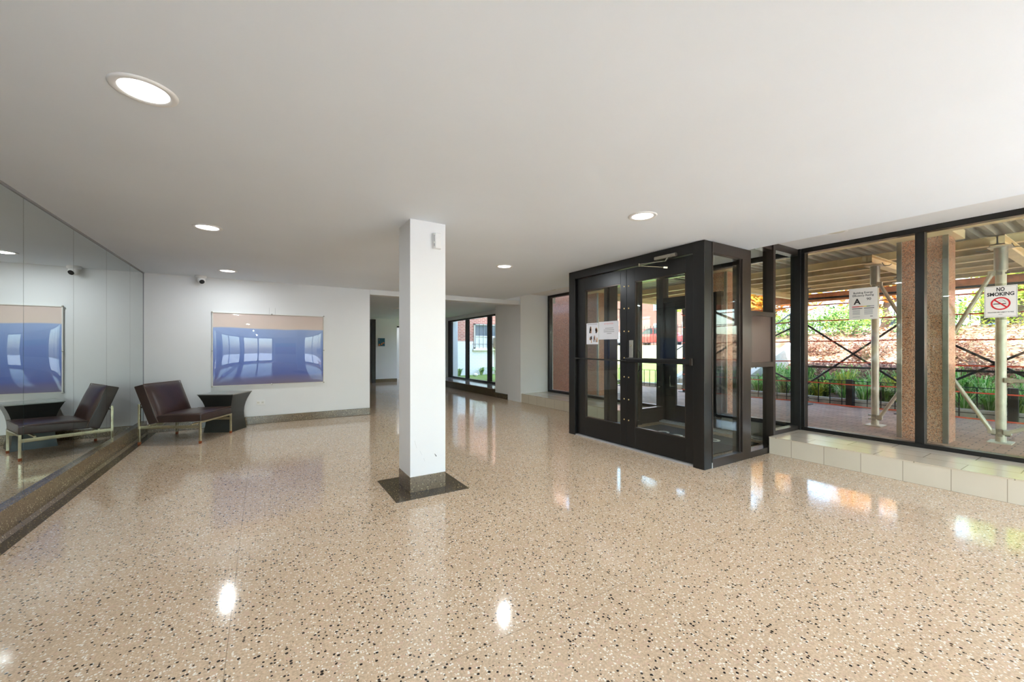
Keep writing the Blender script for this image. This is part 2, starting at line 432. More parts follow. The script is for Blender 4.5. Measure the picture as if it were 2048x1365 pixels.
def text_into(mb, txt, place, size, width=None, bold=0.0):
    """lay font outlines into mb; place maps (u, v) on the sign to 3-D; text centred on u=0, baseline v=0"""
    cu = bpy.data.curves.new('lettering', 'FONT'); cu.body = txt; cu.size = size; cu.align_x = 'CENTER'; cu.offset = bold
    cu.resolution_u = 3
    ob = bpy.data.objects.new('lettering', cu); COL.objects.link(ob)
    bpy.context.view_layer.update()
    ev = ob.evaluated_get(bpy.context.evaluated_depsgraph_get()); me = ev.to_mesh()
    xs = [v.co.x for v in me.vertices]; k = 1.0
    if width and xs: k = width/(max(xs)-min(xs))
    mb.add([place(v.co.x*k, v.co.y) for v in me.vertices], [tuple(p_.vertices) for p_ in me.polygons])
    ev.to_mesh_clear(); bpy.data.objects.remove(ob); bpy.data.curves.remove(cu)

CE = 2.47; CR = 2.64; WX = 6.17; WL = -1.55; YB = 8.20; YF = -2.2
# ================================================================== STRUCTURE
struct(MB().box(WL-0.2, 6.25, YF-0.2, 17.2, -0.2, 0).build('floor', M['floor'], loc=(0, 0, 0)), 'glossy beige terrazzo floor with black and white chips')
# main ceiling, recess along the windows, ceiling of the far lobby
cm = MB(); cm.box(WL-0.2, 4.88, YF-0.2, 8.5, CE, CE+0.25); cm.mat(1).box(4.88, 6.4, YF-0.2, 8.15, CR, CE+0.4)
cm.mat(0).box(WL-0.2, 6.4, 8.5, 17.2, CE, CE+0.25); cm.box(4.88, 6.4, 8.15, 8.5, CE, CE+0.25)
struct(cm.build('ceiling', [M['ceiling'], M['soffit']], loc=(0, 0, CE)), 'smooth white ceiling with recessed downlights')
struct(MB().box(WL-0.25, WL-0.008, YF-0.2, YB, 0, CE).build('wall_left', M['wall']), 'wall behind the mirror panels')
struct(MB().box(WL-0.25, 1.80, YB, YB+0.22, 0, CE).build('wall_back', M['wall']), 'white back wall with the blue picture')
struct(MB().box(1.80, 5.31, YB-0.02, YB+0.22, 2.372, CE).build('trim_1', M['wall']), 'white header beam over the wide opening')
pier = MB().box(5.31, 6.3, 8.12, 8.72, 0, CR)
pier.box(5.345, 6.3, 8.72, 9.42, 0, CE)
struct(pier.build('wall_pier', M['wall']), 'white pier between the two window runs')
struct(MB().box(5.30, 5.345, 8.735, 9.42, 0.0, 0.13).build('baseboard_pier', M['dterr']), 'dark baseboard on the receding part of the pier')
# base board and floor border on the left and back
bb = MB().box(-1.50, 1.805, YB-0.03, YB, 0, 0.135)
bb.prism([(-1.5, 0), (0, 0)], lambda q: (0, 0, 0), lambda q: (0, 0, 0)) if False else None
struct(bb.build('baseboard_back', M['bterr'], bevel=0.006), 'speckled brown terrazzo baseboard under the back wall')
lb = MB(); lb.prism([(WL, 0), (WL+0.075, 0), (WL+0.05, 0.03), (WL+0.04, 0.19), (WL, 0.19)], lambda q: (q[0], YF, q[1]), lambda q: (q[0], YB-0.0, q[1]))
struct(lb.build('baseboard_left', M['bterr']), 'brown terrazzo baseboard under the mirrors')
struct(MB().box(WL+0.05, WL+0.155, YF, YB-0.03, 0.0, 0.004).build('trim_2', M['dterr']), 'dark terrazzo floor border along the mirror wall')
struct(MB().box(WL, WL+0.010, YF, YB, CE-0.014, CE).build('trim_3', M['greyseal']), 'thin metal channel along the mirror top')
struct(MB().box(WL-0.25, 6.4, YF-0.2, YF, 0, 0.10).box(WL-0.25, 6.4, YF-0.2, YF, 2.42, CR).box(WL-0.25, -1.45, YF-0.2, YF, .1, 2.42).box(0.40, 2.20, YF-0.2, YF, .1, 2.42).box(6.05, 6.4, YF-0.2, YF, .1, 2.42).build('wall_front', M['wall']), 'white wall behind the camera between two wide windows added for daylight')
# far lobby walls
struct(MB().box(5.30, 6.4, 14.22, 14.42, 0, CE).build('wall_far', M['wall']), 'white end wall beside the far windows')
fw = MB().box(3.66, 4.50, 15.8, 16.0, 0, CE)
struct(fw.build('wall_lobby', M['wall']), 'white lobby wall with a small colourful print')
struct(MB().box(3.66, 4.50, 15.775, 15.8, 0, 0.13).build('baseboard_lobby', M['bterr']), 'brown baseboard of the lobby wall')
struct(MB().box(1.2, 2.6, 13.6, 13.8, 0, CE).box(-1.8, -1.6, 8.4, 17.2, 0, CE).box(-1.8, 6.4, 17.0, 17.2, 0, CE).box(3.46, 3.66, 15.8, 17.0, 0, CE).build('wall_corridor', M['wall']), 'walls closing the corridors beyond the opening')
struct(MB().box(2.9, 3.66, 15.74, 15.78, 0, 2.42).build('dark_opening', plain('painted opening shade', (84, 82, 80), .5)), 'dark grey slab painted as the shaded doorway beside the far lobby wall')  # flat slab; its dark grey stands for the dim open doorway
struct(MB().box(3.52, 3.665, 15.70, 15.79, 0, 2.42).box(4.50, 5.3, 15.78, 15.84, 2.14, 2.19).build('trim_4', M['black']), 'dark door frames at the end of the lobby')
struct(MB().box(4.50, 5.3, 15.8, 16.0, 2.19, CE).build('wall_lintel', M['wall']), 'white wall over the corridor opening')
# platform
def plat(y0, y1, nm, lab):
    b = MB(); b.box(5.33, WX-0.03, y0, y1, 0, 0.200); b.mat(1).box(5.325, WX-0.03, y0, y1, 0.2, 0.212)
    struct(b.build(nm, [M['tile'], M['tiletop']], loc=(5.33, 0.001, 0)), lab)
plat(YF, 2.52, 'trim_5', 'cream tiled platform under the front windows')
plat(4.765, 8.12, 'trim_6', 'cream tiled platform left of the entrance')
lg = MB(); lg.box(5.30, 6.0, 9.42, 14.22, 0, 0.205); lg.mat(1).box(5.29, 6.0, 9.42, 14.22, 0.205, 0.222)
struct(lg.build('trim_7', [M['dterr'], plain('polished grey ledge', (150, 142, 132), 0.12)]), 'dark terrazzo window ledge in the far lobby')

# ---------------------------------------------------------------- pillar
P = sthing('wall_pillar', (1.29, 3.70, 0), 'white square pillar on a dark terrazzo plinth')
pm = MB().box(1.125, 1.462, 3.53, 3.87, 0.10, CE)
# scuffs on the front face
pm.mat(1).prism([(1.352, .327), (1.361, .322), (1.377, .300), (1.368, .297)], lambda q: (q[0], 3.5288, q[1]), lambda q: (q[0], 3.531, q[1]))
pm.mat(2)
for a, b in (((1.165, .47), (1.185, .40)), ((1.215, .37), (1.235, .33)), ((1.25, .30), (1.262, .27)), ((1.135, .80), (1.14, .79))):
    pm.bar((a[0], 3.5295, a[1]), (b[0], 3.5295, b[1]), 0.002, 0.0018, (0, 1, 0))
pm.build('shaft', [M['wall'], plain('paint chip', (120, 118, 116), .7), plain('faint scuff', (206, 206, 206), .6)], P)
MB().box(1.122, 1.465, 3.527, 3.873, 0.0, 0.145).build('plinth', M['bterr'], P, bevel=0.006)
MB().box(0.955, 1.63, 3.37, 4.03, 0.0, 0.004).build('floor_border', M['dterr'], P)

# ---------------------------------------------------------------- mirror panels
ys = [YB-0.002, 7.467, 6.487, 5.524, 4.57, 3.60, 2.63, 1.66, 0.69, -0.28, -1.25, -2.19]
ordn = ['first', 'second', 'third', 'fourth', 'fifth', 'sixth', 'seventh', 'eighth', 'ninth', 'tenth', 'eleventh', 'twelfth']
for i in range(11):
    o = MB().box(WL-0.007, WL, ys[i+1]+0.0022, ys[i]-0.0022, 0.19, CE-0.014).build('mirror_panel', M['mirror'])
    tag(o, 'tall frameless mirror panel on the left wall, %s from the back corner' % ordn[i], 'mirror', 'mirror panels covering the left wall')
struct(MB().box(WL-0.001, WL+0.006, YB-0.008, YB-0.001, 0.19, CE).build('trim_8', M['greyseal']), 'thin grey strip in the mirror corner')

# ================================================================== WINDOWS OF THE FRONT FACADE
def framed(name, x0, x1, y0, y1, z0, z1, mull, label, fw_=0.075, trans=None, bot=0.07, top=0.075, endw=(0.07, 0.07)):
    """window run in a plane x = const; mull = list of mullion centres"""
    T = sthing(name, ((x0+x1)/2, (y0+y1)/2, z0), label)
    f = MB(); f.box(x0, x1, y0, y1, z0, z0+bot); f.box(x0, x1, y0, y1, z1-top, z1)
    f.box(x0, x1, y0, y0+endw[0], z0+bot, z1-top); f.box(x0, x1, y1-endw[1], y1, z0+bot, z1-top)
    f.build('frame', M['black'], T, bevel=0.003)
    for c in mull: MB().box(x0, x1, c-fw_/2, c+fw_/2, z0+bot, z1-top).build('mullion', M['black'], T, bevel=0.003)
    xm = (x0+x1)/2; eds = [y0+endw[0]] + sum([[c-fw_/2, c+fw_/2] for c in mull], []) + [y1-endw[1]]
    for k in range(0, len(eds), 2):
        MB().box(xm-0.004, xm+0.004, eds[k]+0.001, eds[k+1]-0.001, z0+bot+0.001, z1-top-0.001).build('glass_pane', M['glass'], T)
    return T
framed('window_1', WX-0.04, WX+0.06, YF, 2.53, 0.212, CR, [1.36, 0.14, -1.08], 'large black framed front window right of the entrance', 0.075, bot=0.045, top=0.06, endw=(.07, .07))
framed('window_2', WX-0.04, WX+0.06, 4.76, 8.12, 0.212, CR, [], 'black framed front window left of the entrance', 0.075, bot=0.055, top=0.06, endw=(.05, .07))
framed('window_3', 6.0, 6.08, 9.42, 14.22, 0.222, 2.36, [11.0, 12.6], 'three tall black framed windows of the far lobby', 0.19, bot=0.055, top=0.05, endw=(.05, .28))
struct(MB().box(5.98, 6.2, 9.42, 14.22, 2.36, CE).build('trim_9', M['wall']), 'white strip over the far lobby windows')

def rear_fill_window(name, x0, x1, mull, label):  # unseen rear windows, added so daylight reaches the ceiling
    T = sthing(name, ((x0+x1)/2, YF-.1, .10), label)
    f = MB(); a, b = YF-.14, YF-.06
    f.box(x0, x1, a, b, .10, .16); f.box(x0, x1, a, b, 2.36, 2.42); f.box(x0, x0+.06, a, b, .16, 2.36); f.box(x1-.06, x1, a, b, .16, 2.36)
    f.build('frame', M['black'], T)
    for c in mull: MB().box(c-.035, c+.035, a, b, .16, 2.36).build('mullion', M['black'], T)
    ed = [x0+.06] + sum([[c-.035, c+.035] for c in mull], []) + [x1-.06]
    for k in range(0, len(ed), 2): MB().box(ed[k]+.001, ed[k+1]-.001, YF-.104, YF-.096, .161, 2.359).build('glass_pane', M['glass'], T)
rear_fill_window('window_added_7', -1.45, 0.40, [-.5], 'unseen daylight window added behind the camera on the mirror side')
rear_fill_window('window_added_8', 2.20, 6.05, [3.5, 4.78], 'wide unseen daylight window added behind the camera on the entrance side')
# ================================================================== ENTRANCE VESTIBULE
# front portal
T = sthing('trim_10', (4.06, 3.64, 0), 'black portal frame of the double entrance doors')
f = MB(); f.box(4.0, 4.14, 4.617, 4.757, 0, CE-0.004); f.box(4.0, 4.14, 2.535, 2.668, 0, CE-0.004)
f.box(4.0, 4.14, 2.668, 4.617, 2.352, CE-0.004)
f.box(4.075, 4.12, 4.59, 4.617, 0, 2.352)
f.build('jamb_and_header', M['black'], T, bevel=0.003)
MB().box(4.01, 4.14, 2.668, 4.617, 0.0, 0.018).build('threshold', M['alu'], T)
# bright caulk lines
MB().box(4.138, 4.143, 2.528, 2.536, 0.0, 0.06).build('sealant', M['white'], T)

def leaf(name, y0, y1, s0, s1, label):
    """door leaf, y0<y1, stile widths s0 (at y0) and s1"""
    D = sthing(name, (4.06, (y0+y1)/2, 0.02), label)
    x0, x1 = 4.045, 4.09
    f = MB(); f.box(x0, x1, y0, y0+s0, 0.022, 2.345); f.box(x0, x1, y1-s1, y1, 0.022, 2.345)
    f.box(x0, x1, y0+s0, y1-s1, 0.022, 0.285); f.box(x0, x1, y0+s0, y1-s1, 2.165, 2.345)
    f.build('leaf_frame', M['black'], D, bevel=0.002)
    g = MB()
    a, b, c, d = y0+s0, y1-s1, 0.285, 2.165
    g.box(x0+0.004, x1-0.004, a, a+0.012, c, d); g.box(x0+0.004, x1-0.004, b-0.012, b, c, d)
    g.box(x0+0.004, x1-0.004, a, b, c, c+0.012); g.box(x0+0.004, x1-0.004, a, b, d-0.012, d)
    g.build('glazing_bead', M['bronze'], D)
    MB().box(4.065, 4.071, a+0.012, b-0.012, c+0.012, d-0.012).build('glass_pane', M['glass'], D)
    return D
D1 = leaf('door_1', 3.652, 4.612, 0.10, 0.165, 'left black framed glass door with two taped notices')
D2 = leaf('door_2', 2.673, 3.648, 0.115, 0.135, 'right black framed glass door with wide push bar and closer')
# push bars
pb = MB(); pb.tube((3.985, 4.60, 1.158), (3.985, 3.60, 1.142), 0.010, 10); pb.box(3.985, 4.045, 4.56, 4.60, 1.14, 1.172); pb.box(3.985, 4.045, 3.665, 3.70, 1.128, 1.158)
pb.build('push_bar', M['blackplastic'], D1, smooth=True)
pb = MB(); pb.box(3.985, 4.045, 2.70, 3.635, 1.123, 1.183)
o = pb.build('push_bar', M['blackplastic'], D2, bevel=0.012)
MB().box(3.978, 4.045, 2.665, 2.70, 1.115, 1.195).build('push_bar_end', M['bronze'], D2, bevel=0.004)
MB().box(4.030, 4.045, 3.538, 3.596, 1.185, 1.41).build('lock_plate', M['steel'], D2, bevel=0.003)
MB().tube((4.020, 3.567, 1.34), (4.034, 3.567, 1.34), 0.013, 14).build('lock_cylinder', M['gold'], D2)
pp = []
for k in range(13):
    t = PI*k/12
    pp.append((4.09 + 0.07*min(1, math.sin(t)*1.6), 3.53, 1.143 - 0.145*math.cos(t)))
MB().path(pp, 0.011, 10).build('pull_handle', M['blackplastic'], D2, smooth=True)
for z in (2.12, 1.83, 1.53, 1.38, 1.18, 0.93, 0.64, 0.37):
    if z in (1.38,): continue
    MB().lathe((4.0445, 3.69, z), [(0.009, 0), (0.009, -0.003), (0.004, -0.006)], 10, 'x').build('screw', M['brass'], D1)
    MB().lathe((4.0445, 3.614, z-0.003), [(0.009, 0), (0.009, -0.003), (0.004, -0.006)], 10, 'x').build('screw', M['brass'], D2)
# door closer on the header
K = thing('door_closer', 'silver hydraulic closer arm fixed to the header over the right door', 'door closer', (4.0, 3.1, 2.30))
MB().box(3.955, 4.0, 2.93, 3.15, 2.352, 2.392).build('closer_body', M['steel'], K, bevel=0.008)
MB().tube((3.975, 2.93, 2.372), (3.975, 2.86, 2.372), 0.021, 16).tube((3.975, 2.93, 2.372), (3.975, 2.90, 2.372), 0.012, 12).build('closer_cap', M['steel'], K, smooth=True)
MB().bar((3.975, 3.0, 2.32), (3.93, 3.345, 2.338), 0.018, 0.007).bar((3.975, 3.0, 2.32), (3.975, 2.97, 2.352), 0.014, 0.014).build('arm', M['steel'], K)
MB().bar((3.93, 3.345, 2.318), (4.03, 3.06, 2.262), 0.016, 0.008).tube((3.93, 3.345, 2.31), (3.93, 3.345, 2.346), 0.011, 12).bar((4.03, 3.07, 2.262), (4.06, 3.03, 2.255), 0.03, 0.02).build('forearm', M['gold'], K)
# side walls of the vestibule (right one carries the metal panel)
def side(name, y, sgn, label, panel):
    T = sthing(name, (5.1, y, 0), label)
    a, b = (y, y+0.045*sgn)
    def bx(mb, x0, x1, d0, d1, z0, z1): mb.box(x0, x1, y+sgn*d0, y+sgn*d1, z0, z1)
    f = MB()
    bx(f, 4.143, 4.75, 0, .06, 0.0, 0.095); bx(f, 4.143, 4.75, 0, .06, 2.345, CE-0.004); bx(f, 4.143, 4.155, 0, .06, 0.095, 2.345)
    bx(f, 4.745, 4.925, 0, .12, 0, CE-0.004); bx(f, 4.72, 4.745, .02, .09, 0.095, 2.345)
    bx(f, 4.143, 4.75, .06, .10, 0, 0.05)
    f.build('inner_frame', M['bronze'], T, bevel=0.002)
    g = MB(); bx(g, 4.925, 5.47, 0.0, .12, 0, 0.075); bx(g, 5.46, 5.512, 0, .13, 0, CR-0.002); bx(g, 4.925, 5.512, .02, .12, 2.55, CR-0.002)
    bx(g, 5.512, 6.11, 0, .09, 0.214, 0.262); bx(g, 5.512, 6.11, 0, .09, 2.55, CR-0.002)
    bx(g, 5.512, 6.11, .0, .09, 0.0, 0.214)
    g.build('outer_frame', M['bronze'], T, bevel=0.002)
    h = MB(); bx(h, 4.155, 4.72, .035, .041, 0.095, 2.345); bx(h, 4.925, 5.46, .085, .091, 0.075, 2.55); bx(h, 5.512, 6.11, .04, .046, 0.262, 2.55)
    h.build('glass_pane', M['glass'], T)
    if panel:
        q = MB(); q.box(4.925, 5.47, y, y+.1, 1.075, 1.135); q.box(4.925, 5.47, y, y+.1, 1.70, 1.755)
        q.box(4.925, 4.95, y, y+.1, 1.135, 1.70); q.box(5.445, 5.47, y, y+.1, 1.135, 1.70)
        q.build('panel_frame', M['bronze'], T, bevel=0.002)
        MB().box(4.95, 5.445, y+0.018, y+0.09, 1.135, 1.70).build('metal_panel', plain('brushed bronze panel', (100, 86, 80), 0.32, 0.8, .06, 2), T, bevel=0.001)
    return T
side('window_4', 2.53, 1, 'bronze glazed side of the vestibule with a solid metal panel', True)
side('window_5', 4.755, -1, 'glazed far side of the vestibule', False)
# corner post at the front window
struct(MB().box(6.11, 6.27, 2.50, 2.62, 0.0, CR-0.002).build('trim_11', M['black'], bevel=0.003), 'black corner post between vestibule and front window')
struct(MB().box(6.11, 6.27, 4.67, 4.81, 0.0, CR-0.002).build('trim_12', M['black'], bevel=0.003), 'black corner post at the far side of the vestibule')
# outer front of the vestibule: door and fixed light
T = sthing('window_6', (6.17, 3.2, 0), 'fixed outer glazing of the vestibule over a grey bulkhead')
f = MB(); f.box(6.13, 6.21, 2.62, 3.60, 0.225, 0.285); f.box(6.13, 6.23, 3.60, 3.73, 0, 2.15); f.box(6.13, 6.21, 2.62, 3.6, 2.56, CR-.002)
f.box(6.13, 6.21, 3.6, 4.67, 2.56, CR-.002); f.box(6.13, 6.21, 3.60, 4.67, 2.12, 2.21)
f.build('frame', M['black'], T, bevel=0.003)
MB().box(6.14, 6.2, 2.62, 3.60, 0, 0.225).build('bulkhead_panel', M['panelgrey'], T)
MB().box(6.165, 6.172, 2.62, 3.6, 0.285, 2.56).box(6.165, 6.172, 3.6, 4.67, 2.21, 2.56).build('glass_pane', M['glass'], T)
D3 = sthing('door_3', (6.17, 4.2, 0), 'black outer entrance door with glass')
f = MB(); x0, x1 = 6.15, 6.2
f.box(x0, x1, 3.735, 3.83, 0.01, 2.12); f.box(x0, x1, 4.44, 4.665, 0.01, 2.12); f.box(x0, x1, 3.83, 4.44, 0.01, 0.31); f.box(x0, x1, 3.83, 4.44, 1.99, 2.12)
f.build('leaf_frame', M['black'], D3, bevel=0.003)
MB().box(6.172, 6.178, 3.83, 4.44, 0.31, 1.99).build('glass_pane', M['glass'], D3)
MB().tube((6.10, 3.79, 1.12), (6.10, 4.46, 1.12), 0.012, 10).box(6.10, 6.15, 3.78, 3.81, 1.105, 1.135).box(6.10, 6.15, 4.45, 4.48, 1.105, 1.135).build('push_bar', M['blackplastic'], D3)
struct(MB().box(6.05, 6.13, 2.62, 4.66, 0, 0.03).box(6.0, 6.05, 2.62, 4.66, 0, 0.018).build('trim_13', M['alu']), 'grey metal sill inside the vestibule')
tag(MB().box(4.35, 5.75, 2.85, 4.45, 0.0, 0.012).build('entrance_mat', M['mat'], bevel=0.004), 'dark grey entrance mat between the inner and outer doors', 'mat')
def ring(x, y, lab, z=0.012):
    mb = MB(); n_ = 28
    mb.lathe((x, y, z), [(0.058, 0), (0.058, 0.004), (0.092, 0.004), (0.092, 0)], n_)
    mb.f = mb.f[:-2]; mb.mi = mb.mi[:-2]
    for i in range(n_): mb.f.append([i, (i+1) % n_, 3*n_+(i+1) % n_, 3*n_+i]); mb.mi.append(0)
    tag(mb.build('floor_ring', M['offwhite']), lab, 'floor ring', 'pale rings lying on the entrance mat')
ring(5.24, 4.00, 'pale ring on the entrance mat, farthest left seen through the right door')
ring(5.20, 3.74, 'pale ring on the entrance mat, nearer the hinge side of the right door')
ring(5.38, 3.28, 'pale ring on the entrance mat seen through the side glass')

# ================================================================== THINGS INSIDE
# notices on the left door
def notice(y0, y1, z0, z1, label):
    o = thing('paper_notice', label, 'notice', (4.062, (y0+y1)/2, z0), 'paper notices taped on the left door')
    MB().box(4.0600, 4.0618, y0, y1, z0, z1).build('sheet', M['paper'], o)
    return o
N = notice(4.185, 4.43, 1.365, 1.672, 'white sheet with four photo cut-outs taped on left door glass')
rng = random.Random(4)
for cy, cz in ((4.355, 1.575), (4.245, 1.575), (4.355, 1.445), (4.245, 1.445)):
    mb = MB()
    for k in range(5):
        mb.mat(rng.choice([0, 0, 1, 2])); yy = cy+rng.uniform(-.035, .035); zz = cz+rng.uniform(-.03, .02); w = rng.uniform(.006, .014); h = rng.uniform(.015, .04)
        mb.prism([(yy-w, zz-h), (yy+w, zz-h), (yy+w*.5, zz+h), (yy-w*.6, zz+h*.8)], lambda q: (4.0592, q[0], q[1]), lambda q: (4.0600, q[0], q[1]))
    mb.build('printed_picture', [M['ink'], M['skinink'], M['blueink']], N)
mb = MB()
for k in range(9): mb.box(4.0594, 4.06, 4.41-k*.023, 4.395-k*.023, 1.652, 1.658)
mb.build('printed_heading', M['ink'], N)
N = notice(3.80, 4.175, 1.43, 1.680, 'white sheet with a red heading taped beside the door stile')
mb = MB(); mb.mat(0)
place = lambda u, v: (4.0592, 3.985-u, v)
text_into(mb, 'ATTENTION', lambda u, v: place(u, v+1.637), 0.030, 0.17)
mb.build('printed_heading', M['pinkink'], N)
for k, tx in enumerate(('ALL VISITORS MUST SIGN IN', 'PLEASE CLOSE THE DOOR BEHIND', 'YOU AND WAIT IN THE LOBBY', 'THANK YOU')):
    w = (0.17, 0.20, 0.20, 0.10)[k]; mb = MB()
    for j in range(int(w/0.022)): mb.box(4.0592, 4.06, 3.985-w/2+j*.022, 3.985-w/2+j*.022+.015, 1.580-k*.024, 1.589-k*.024)
    mb.build('printed_line', M['greyink'], N)

# energy rating sign and no smoking sign on the front window glass
S = thing('energy_rating_sign', 'white energy rating letter A sign taped inside the front window', 'sign', (6.16, 1.857, 1.655))
MB().box(6.157, 6.160, 1.722, 1.992, 1.655, 2.035).build('laminated_sheet', M['signgrey'], S, bevel=0.0008)
mb = MB(); X = 6.1562
pl = lambda u, v: (X, 1.857-u, v)
text_into(mb, 'Building Energy', lambda u, v: pl(u, v+1.968), 0.032, 0.185, 0.0005)
text_into(mb, 'Efficiency Rating', lambda u, v: pl(u, v+1.935), 0.032, 0.20, 0.0005)
text_into(mb, 'A', lambda u, v: pl(u-0.055, v+1.842), 0.095, 0.07, 0.003)
text_into(mb, '90', lambda u, v: pl(u+0.055, v+1.885), 0.042, 0.042, 0.0005)
for k, (a, b) in enumerate(((-.105, -.005), (.01, .105))): mb.box(X-.0003, X, 1.857-a, 1.857-b, 1.785, 1.793)
for k, i in enumerate((1, 1, 2, 3, 4, 5)): mb.mat(i).box(X-.0003, X, 1.857+.105-k*.035, 1.857+.105-k*.035-.035, 1.807, 1.817)
mb.mat(5)
for k in range(5):
    mb.box(X-.0003, X, 1.957, 1.885, 1.768-k*.013, 1.773-k*.013); mb.box(X-.0003, X, 1.845, 1.765, 1.768-k*.013, 1.773-k*.013)
mb.mat(0).box(X-.0003, X, 1.79, 1.765, 1.688, 1.694)
mb.mat(5).box(X-.0003, X, 1.957, 1.885, 1.685, 1.69)
mb.build('print', [M['ink'], M['redink'], M['orangeink'], M['yellowink'], M['greenink'], M['greyink']], S)
S = thing('no_smoking_sign', 'white NO SMOKING sign with red circle taped inside front window', 'sign', (6.16, 0.79, 1.58))
MB().box(6.1585, 6.160, 0.645, 0.925, 1.585, 1.945).build('clear_pouch', M['laminate'], S)
MB().box(6.1565, 6.1585, 0.690, 0.900, 1.610, 1.920).build('sheet', M['signgrey'], S)
mb = MB(); X = 6.1558; C0 = 0.795
pl = lambda u, v: (X, C0-u, v)
text_into(mb, 'NO', lambda u, v: pl(u, v+1.868), 0.052, 0.052, 0.0016)
text_into(mb, 'SMOKING', lambda u, v: pl(u, v+1.822), 0.048, 0.172, 0.0016)
mb.box(X-.0002, X, C0+.045, C0-.035, 1.738, 1.746)
text_into(mb, 'VIOLATORS ARE SUBJECT TO FINE', lambda u, v: pl(u, v+1.655), 0.014, 0.165, 0.0003)
mb.box(X-.0002, X, C0+.012, C0-.012, 1.637, 1.640)
for a, b in (((.015, 1.775), (-.01, 1.782)), ((-.01, 1.782), (-.03, 1.765)), ((.005, 1.765), (-.02, 1.770)), ((-.02, 1.770), (-.036, 1.752))):
    mb.bar((X, C0+a[0], a[1]), (X, C0+b[0], b[1]), .002, .0005, (1, 0, 0))
for u0, u1, z0, z1 in ((-.1, .1, 1.618, 1.6195), (-.1, .1, 1.910, 1.9115), (-.1, -.0985, 1.618, 1.911), (.0985, .1, 1.618, 1.911)):
    mb.box(X-.0002, X, C0-u0, C0-u1, z0, z1)
mb.mat(1); n_ = 40
for i in range(n_):
    t0, t1 = 2*PI*i/n_, 2*PI*(i+1)/n_
    q = [(C0+r_*math.cos(t), 1.745+r_*1.0*math.sin(t)) for r_, t in ((.063, t0), (.063, t1), (.051, t1), (.051, t0))]
    mb.add([(X-.0003, *w) for w in q], [(0, 1, 2, 3)])
mb.bar((X-.0003, C0+.042, 1.787), (X-.0003, C0-.042, 1.703), .012, .0004, (1, 0, 0))
mb.build('print', [M['ink'], M['redink']], S)

# picture under a bulged acrylic sheet
A = thing('framed_picture', 'blue landscape picture under a bulging acrylic sheet on back wall', 'picture', (0.133, YB-0.02, 1.29))
x0, x1, z0, z1 = -0.69, 0.955, 0.69, 1.89
MB().box(x0, x1, YB-0.024, YB-0.004, z0, z1).build('print', M['print'], A)
def bul(u, v):
    k = (max(0.0, 1-(2*u-1)**2)**0.55)*(max(0.0, 1-(2*v-1)**2)**0.55)
    return (x0-0.012+u*(x1-x0+0.024), YB-0.032-0.055*k, z0-0.012+v*(z1-z0+0.024))
MB().grid(bul, 64, 44).build('acrylic_cover', M['acrylic'], A, smooth=True)
f = MB(); t_ = 0.014
f.box(x0-t_, x1+t_, YB-0.036, YB-0.002, z0-t_, z0-0.002); f.box(x0-t_, x1+t_, YB-0.036, YB-0.002, z1+0.002, z1+t_)
f.box(x0-t_, x0-0.002, YB-0.036, YB-0.002, z0-0.002, z1+0.002); f.box(x1+0.002, x1+t_, YB-0.036, YB-0.002, z0-0.002, z1+0.002)
f.build('edge_frame', M['offwhite'], A)
for cx, cz in ((x0-.012, z0-.012), (x0-.012, z1+.012), (x1+.012, z0-.012), (x1+.012, z1+.012), (.14, z1+.012), (.14, z0-.012), (x0-.012, 1.27), (x1+.012, 1.27)):
    MB().lathe((cx, YB-0.036, cz), [(0.012, 0), (0.012, -0.006), (0.006, -0.010)], 12, 'y').build('fixing_screw', M['steel'], A)
for xx in (.10, .19): MB().tube((xx, YB-0.003, 1.905), (xx, YB-0.003, 2.02), 0.0012, 6).build('hanging_wire', M['greyseal'], A)
# second picture on the wall behind the camera (seen mirrored in the acrylic)
A2 = thing('framed_picture', 'magenta landscape picture on the wall behind the camera', 'picture', (1.3, YF+0.03, 1.35))
MB().box(0.52, 2.08, YF+0.006, YF+0.03, 0.82, 1.88).build('print', M['print2'], A2)
MB().box(0.50, 2.10, YF+0.001, YF+0.006, 0.80, 1.90).build('edge_frame', M['offwhite'], A2)

# small print in the far lobby
A3 = thing('small_print', 'small teal and orange print on the far lobby wall', 'picture', (3.9, 15.79, 1.42))
MB().box(3.77, 4.03, 15.785, 15.798, 1.40, 1.71).build('sheet', M['tealink'], A3)
mb = MB()
for k, (a, b, c, d) in enumerate(((3.78, 3.86, 1.42, 1.50), (3.88, 3.94, 1.45, 1.53), (3.93, 4.02, 1.50, 1.56), (3.80, 3.83, 1.62, 1.68))):
    mb = MB(); mb.prism([(a, c), (b, c+.01), ((a+b)/2, d)], lambda q: (q[0], 15.781, q[1]), lambda q: (q[0], 15.785, q[1]))
    mb.build('orange_shape', [M['orangeink']], A3)

# wall outlet
O = thing('wall_outlet', 'white double wall outlet low on the back wall', 'outlet', (-0.03, YB, 0.366))
MB().box(-0.095, 0.035, YB-0.008, YB, 0.325, 0.405).build('cover_plate', M['white'], O, bevel=0.003)
for cx in (-0.062, 0.002):
    mb = MB(); mb.box(cx-.018, cx+.018, YB-0.0105, YB-.008, 0.345, 0.385)
    mb.mat(1)
    for dx in (-.007, .007): mb.box(cx+dx-.0015, cx+dx+.0015, YB-0.0108, YB-.0100, 0.362, 0.376)
    mb.build('socket', [M['offwhite'], M['ink']], O)

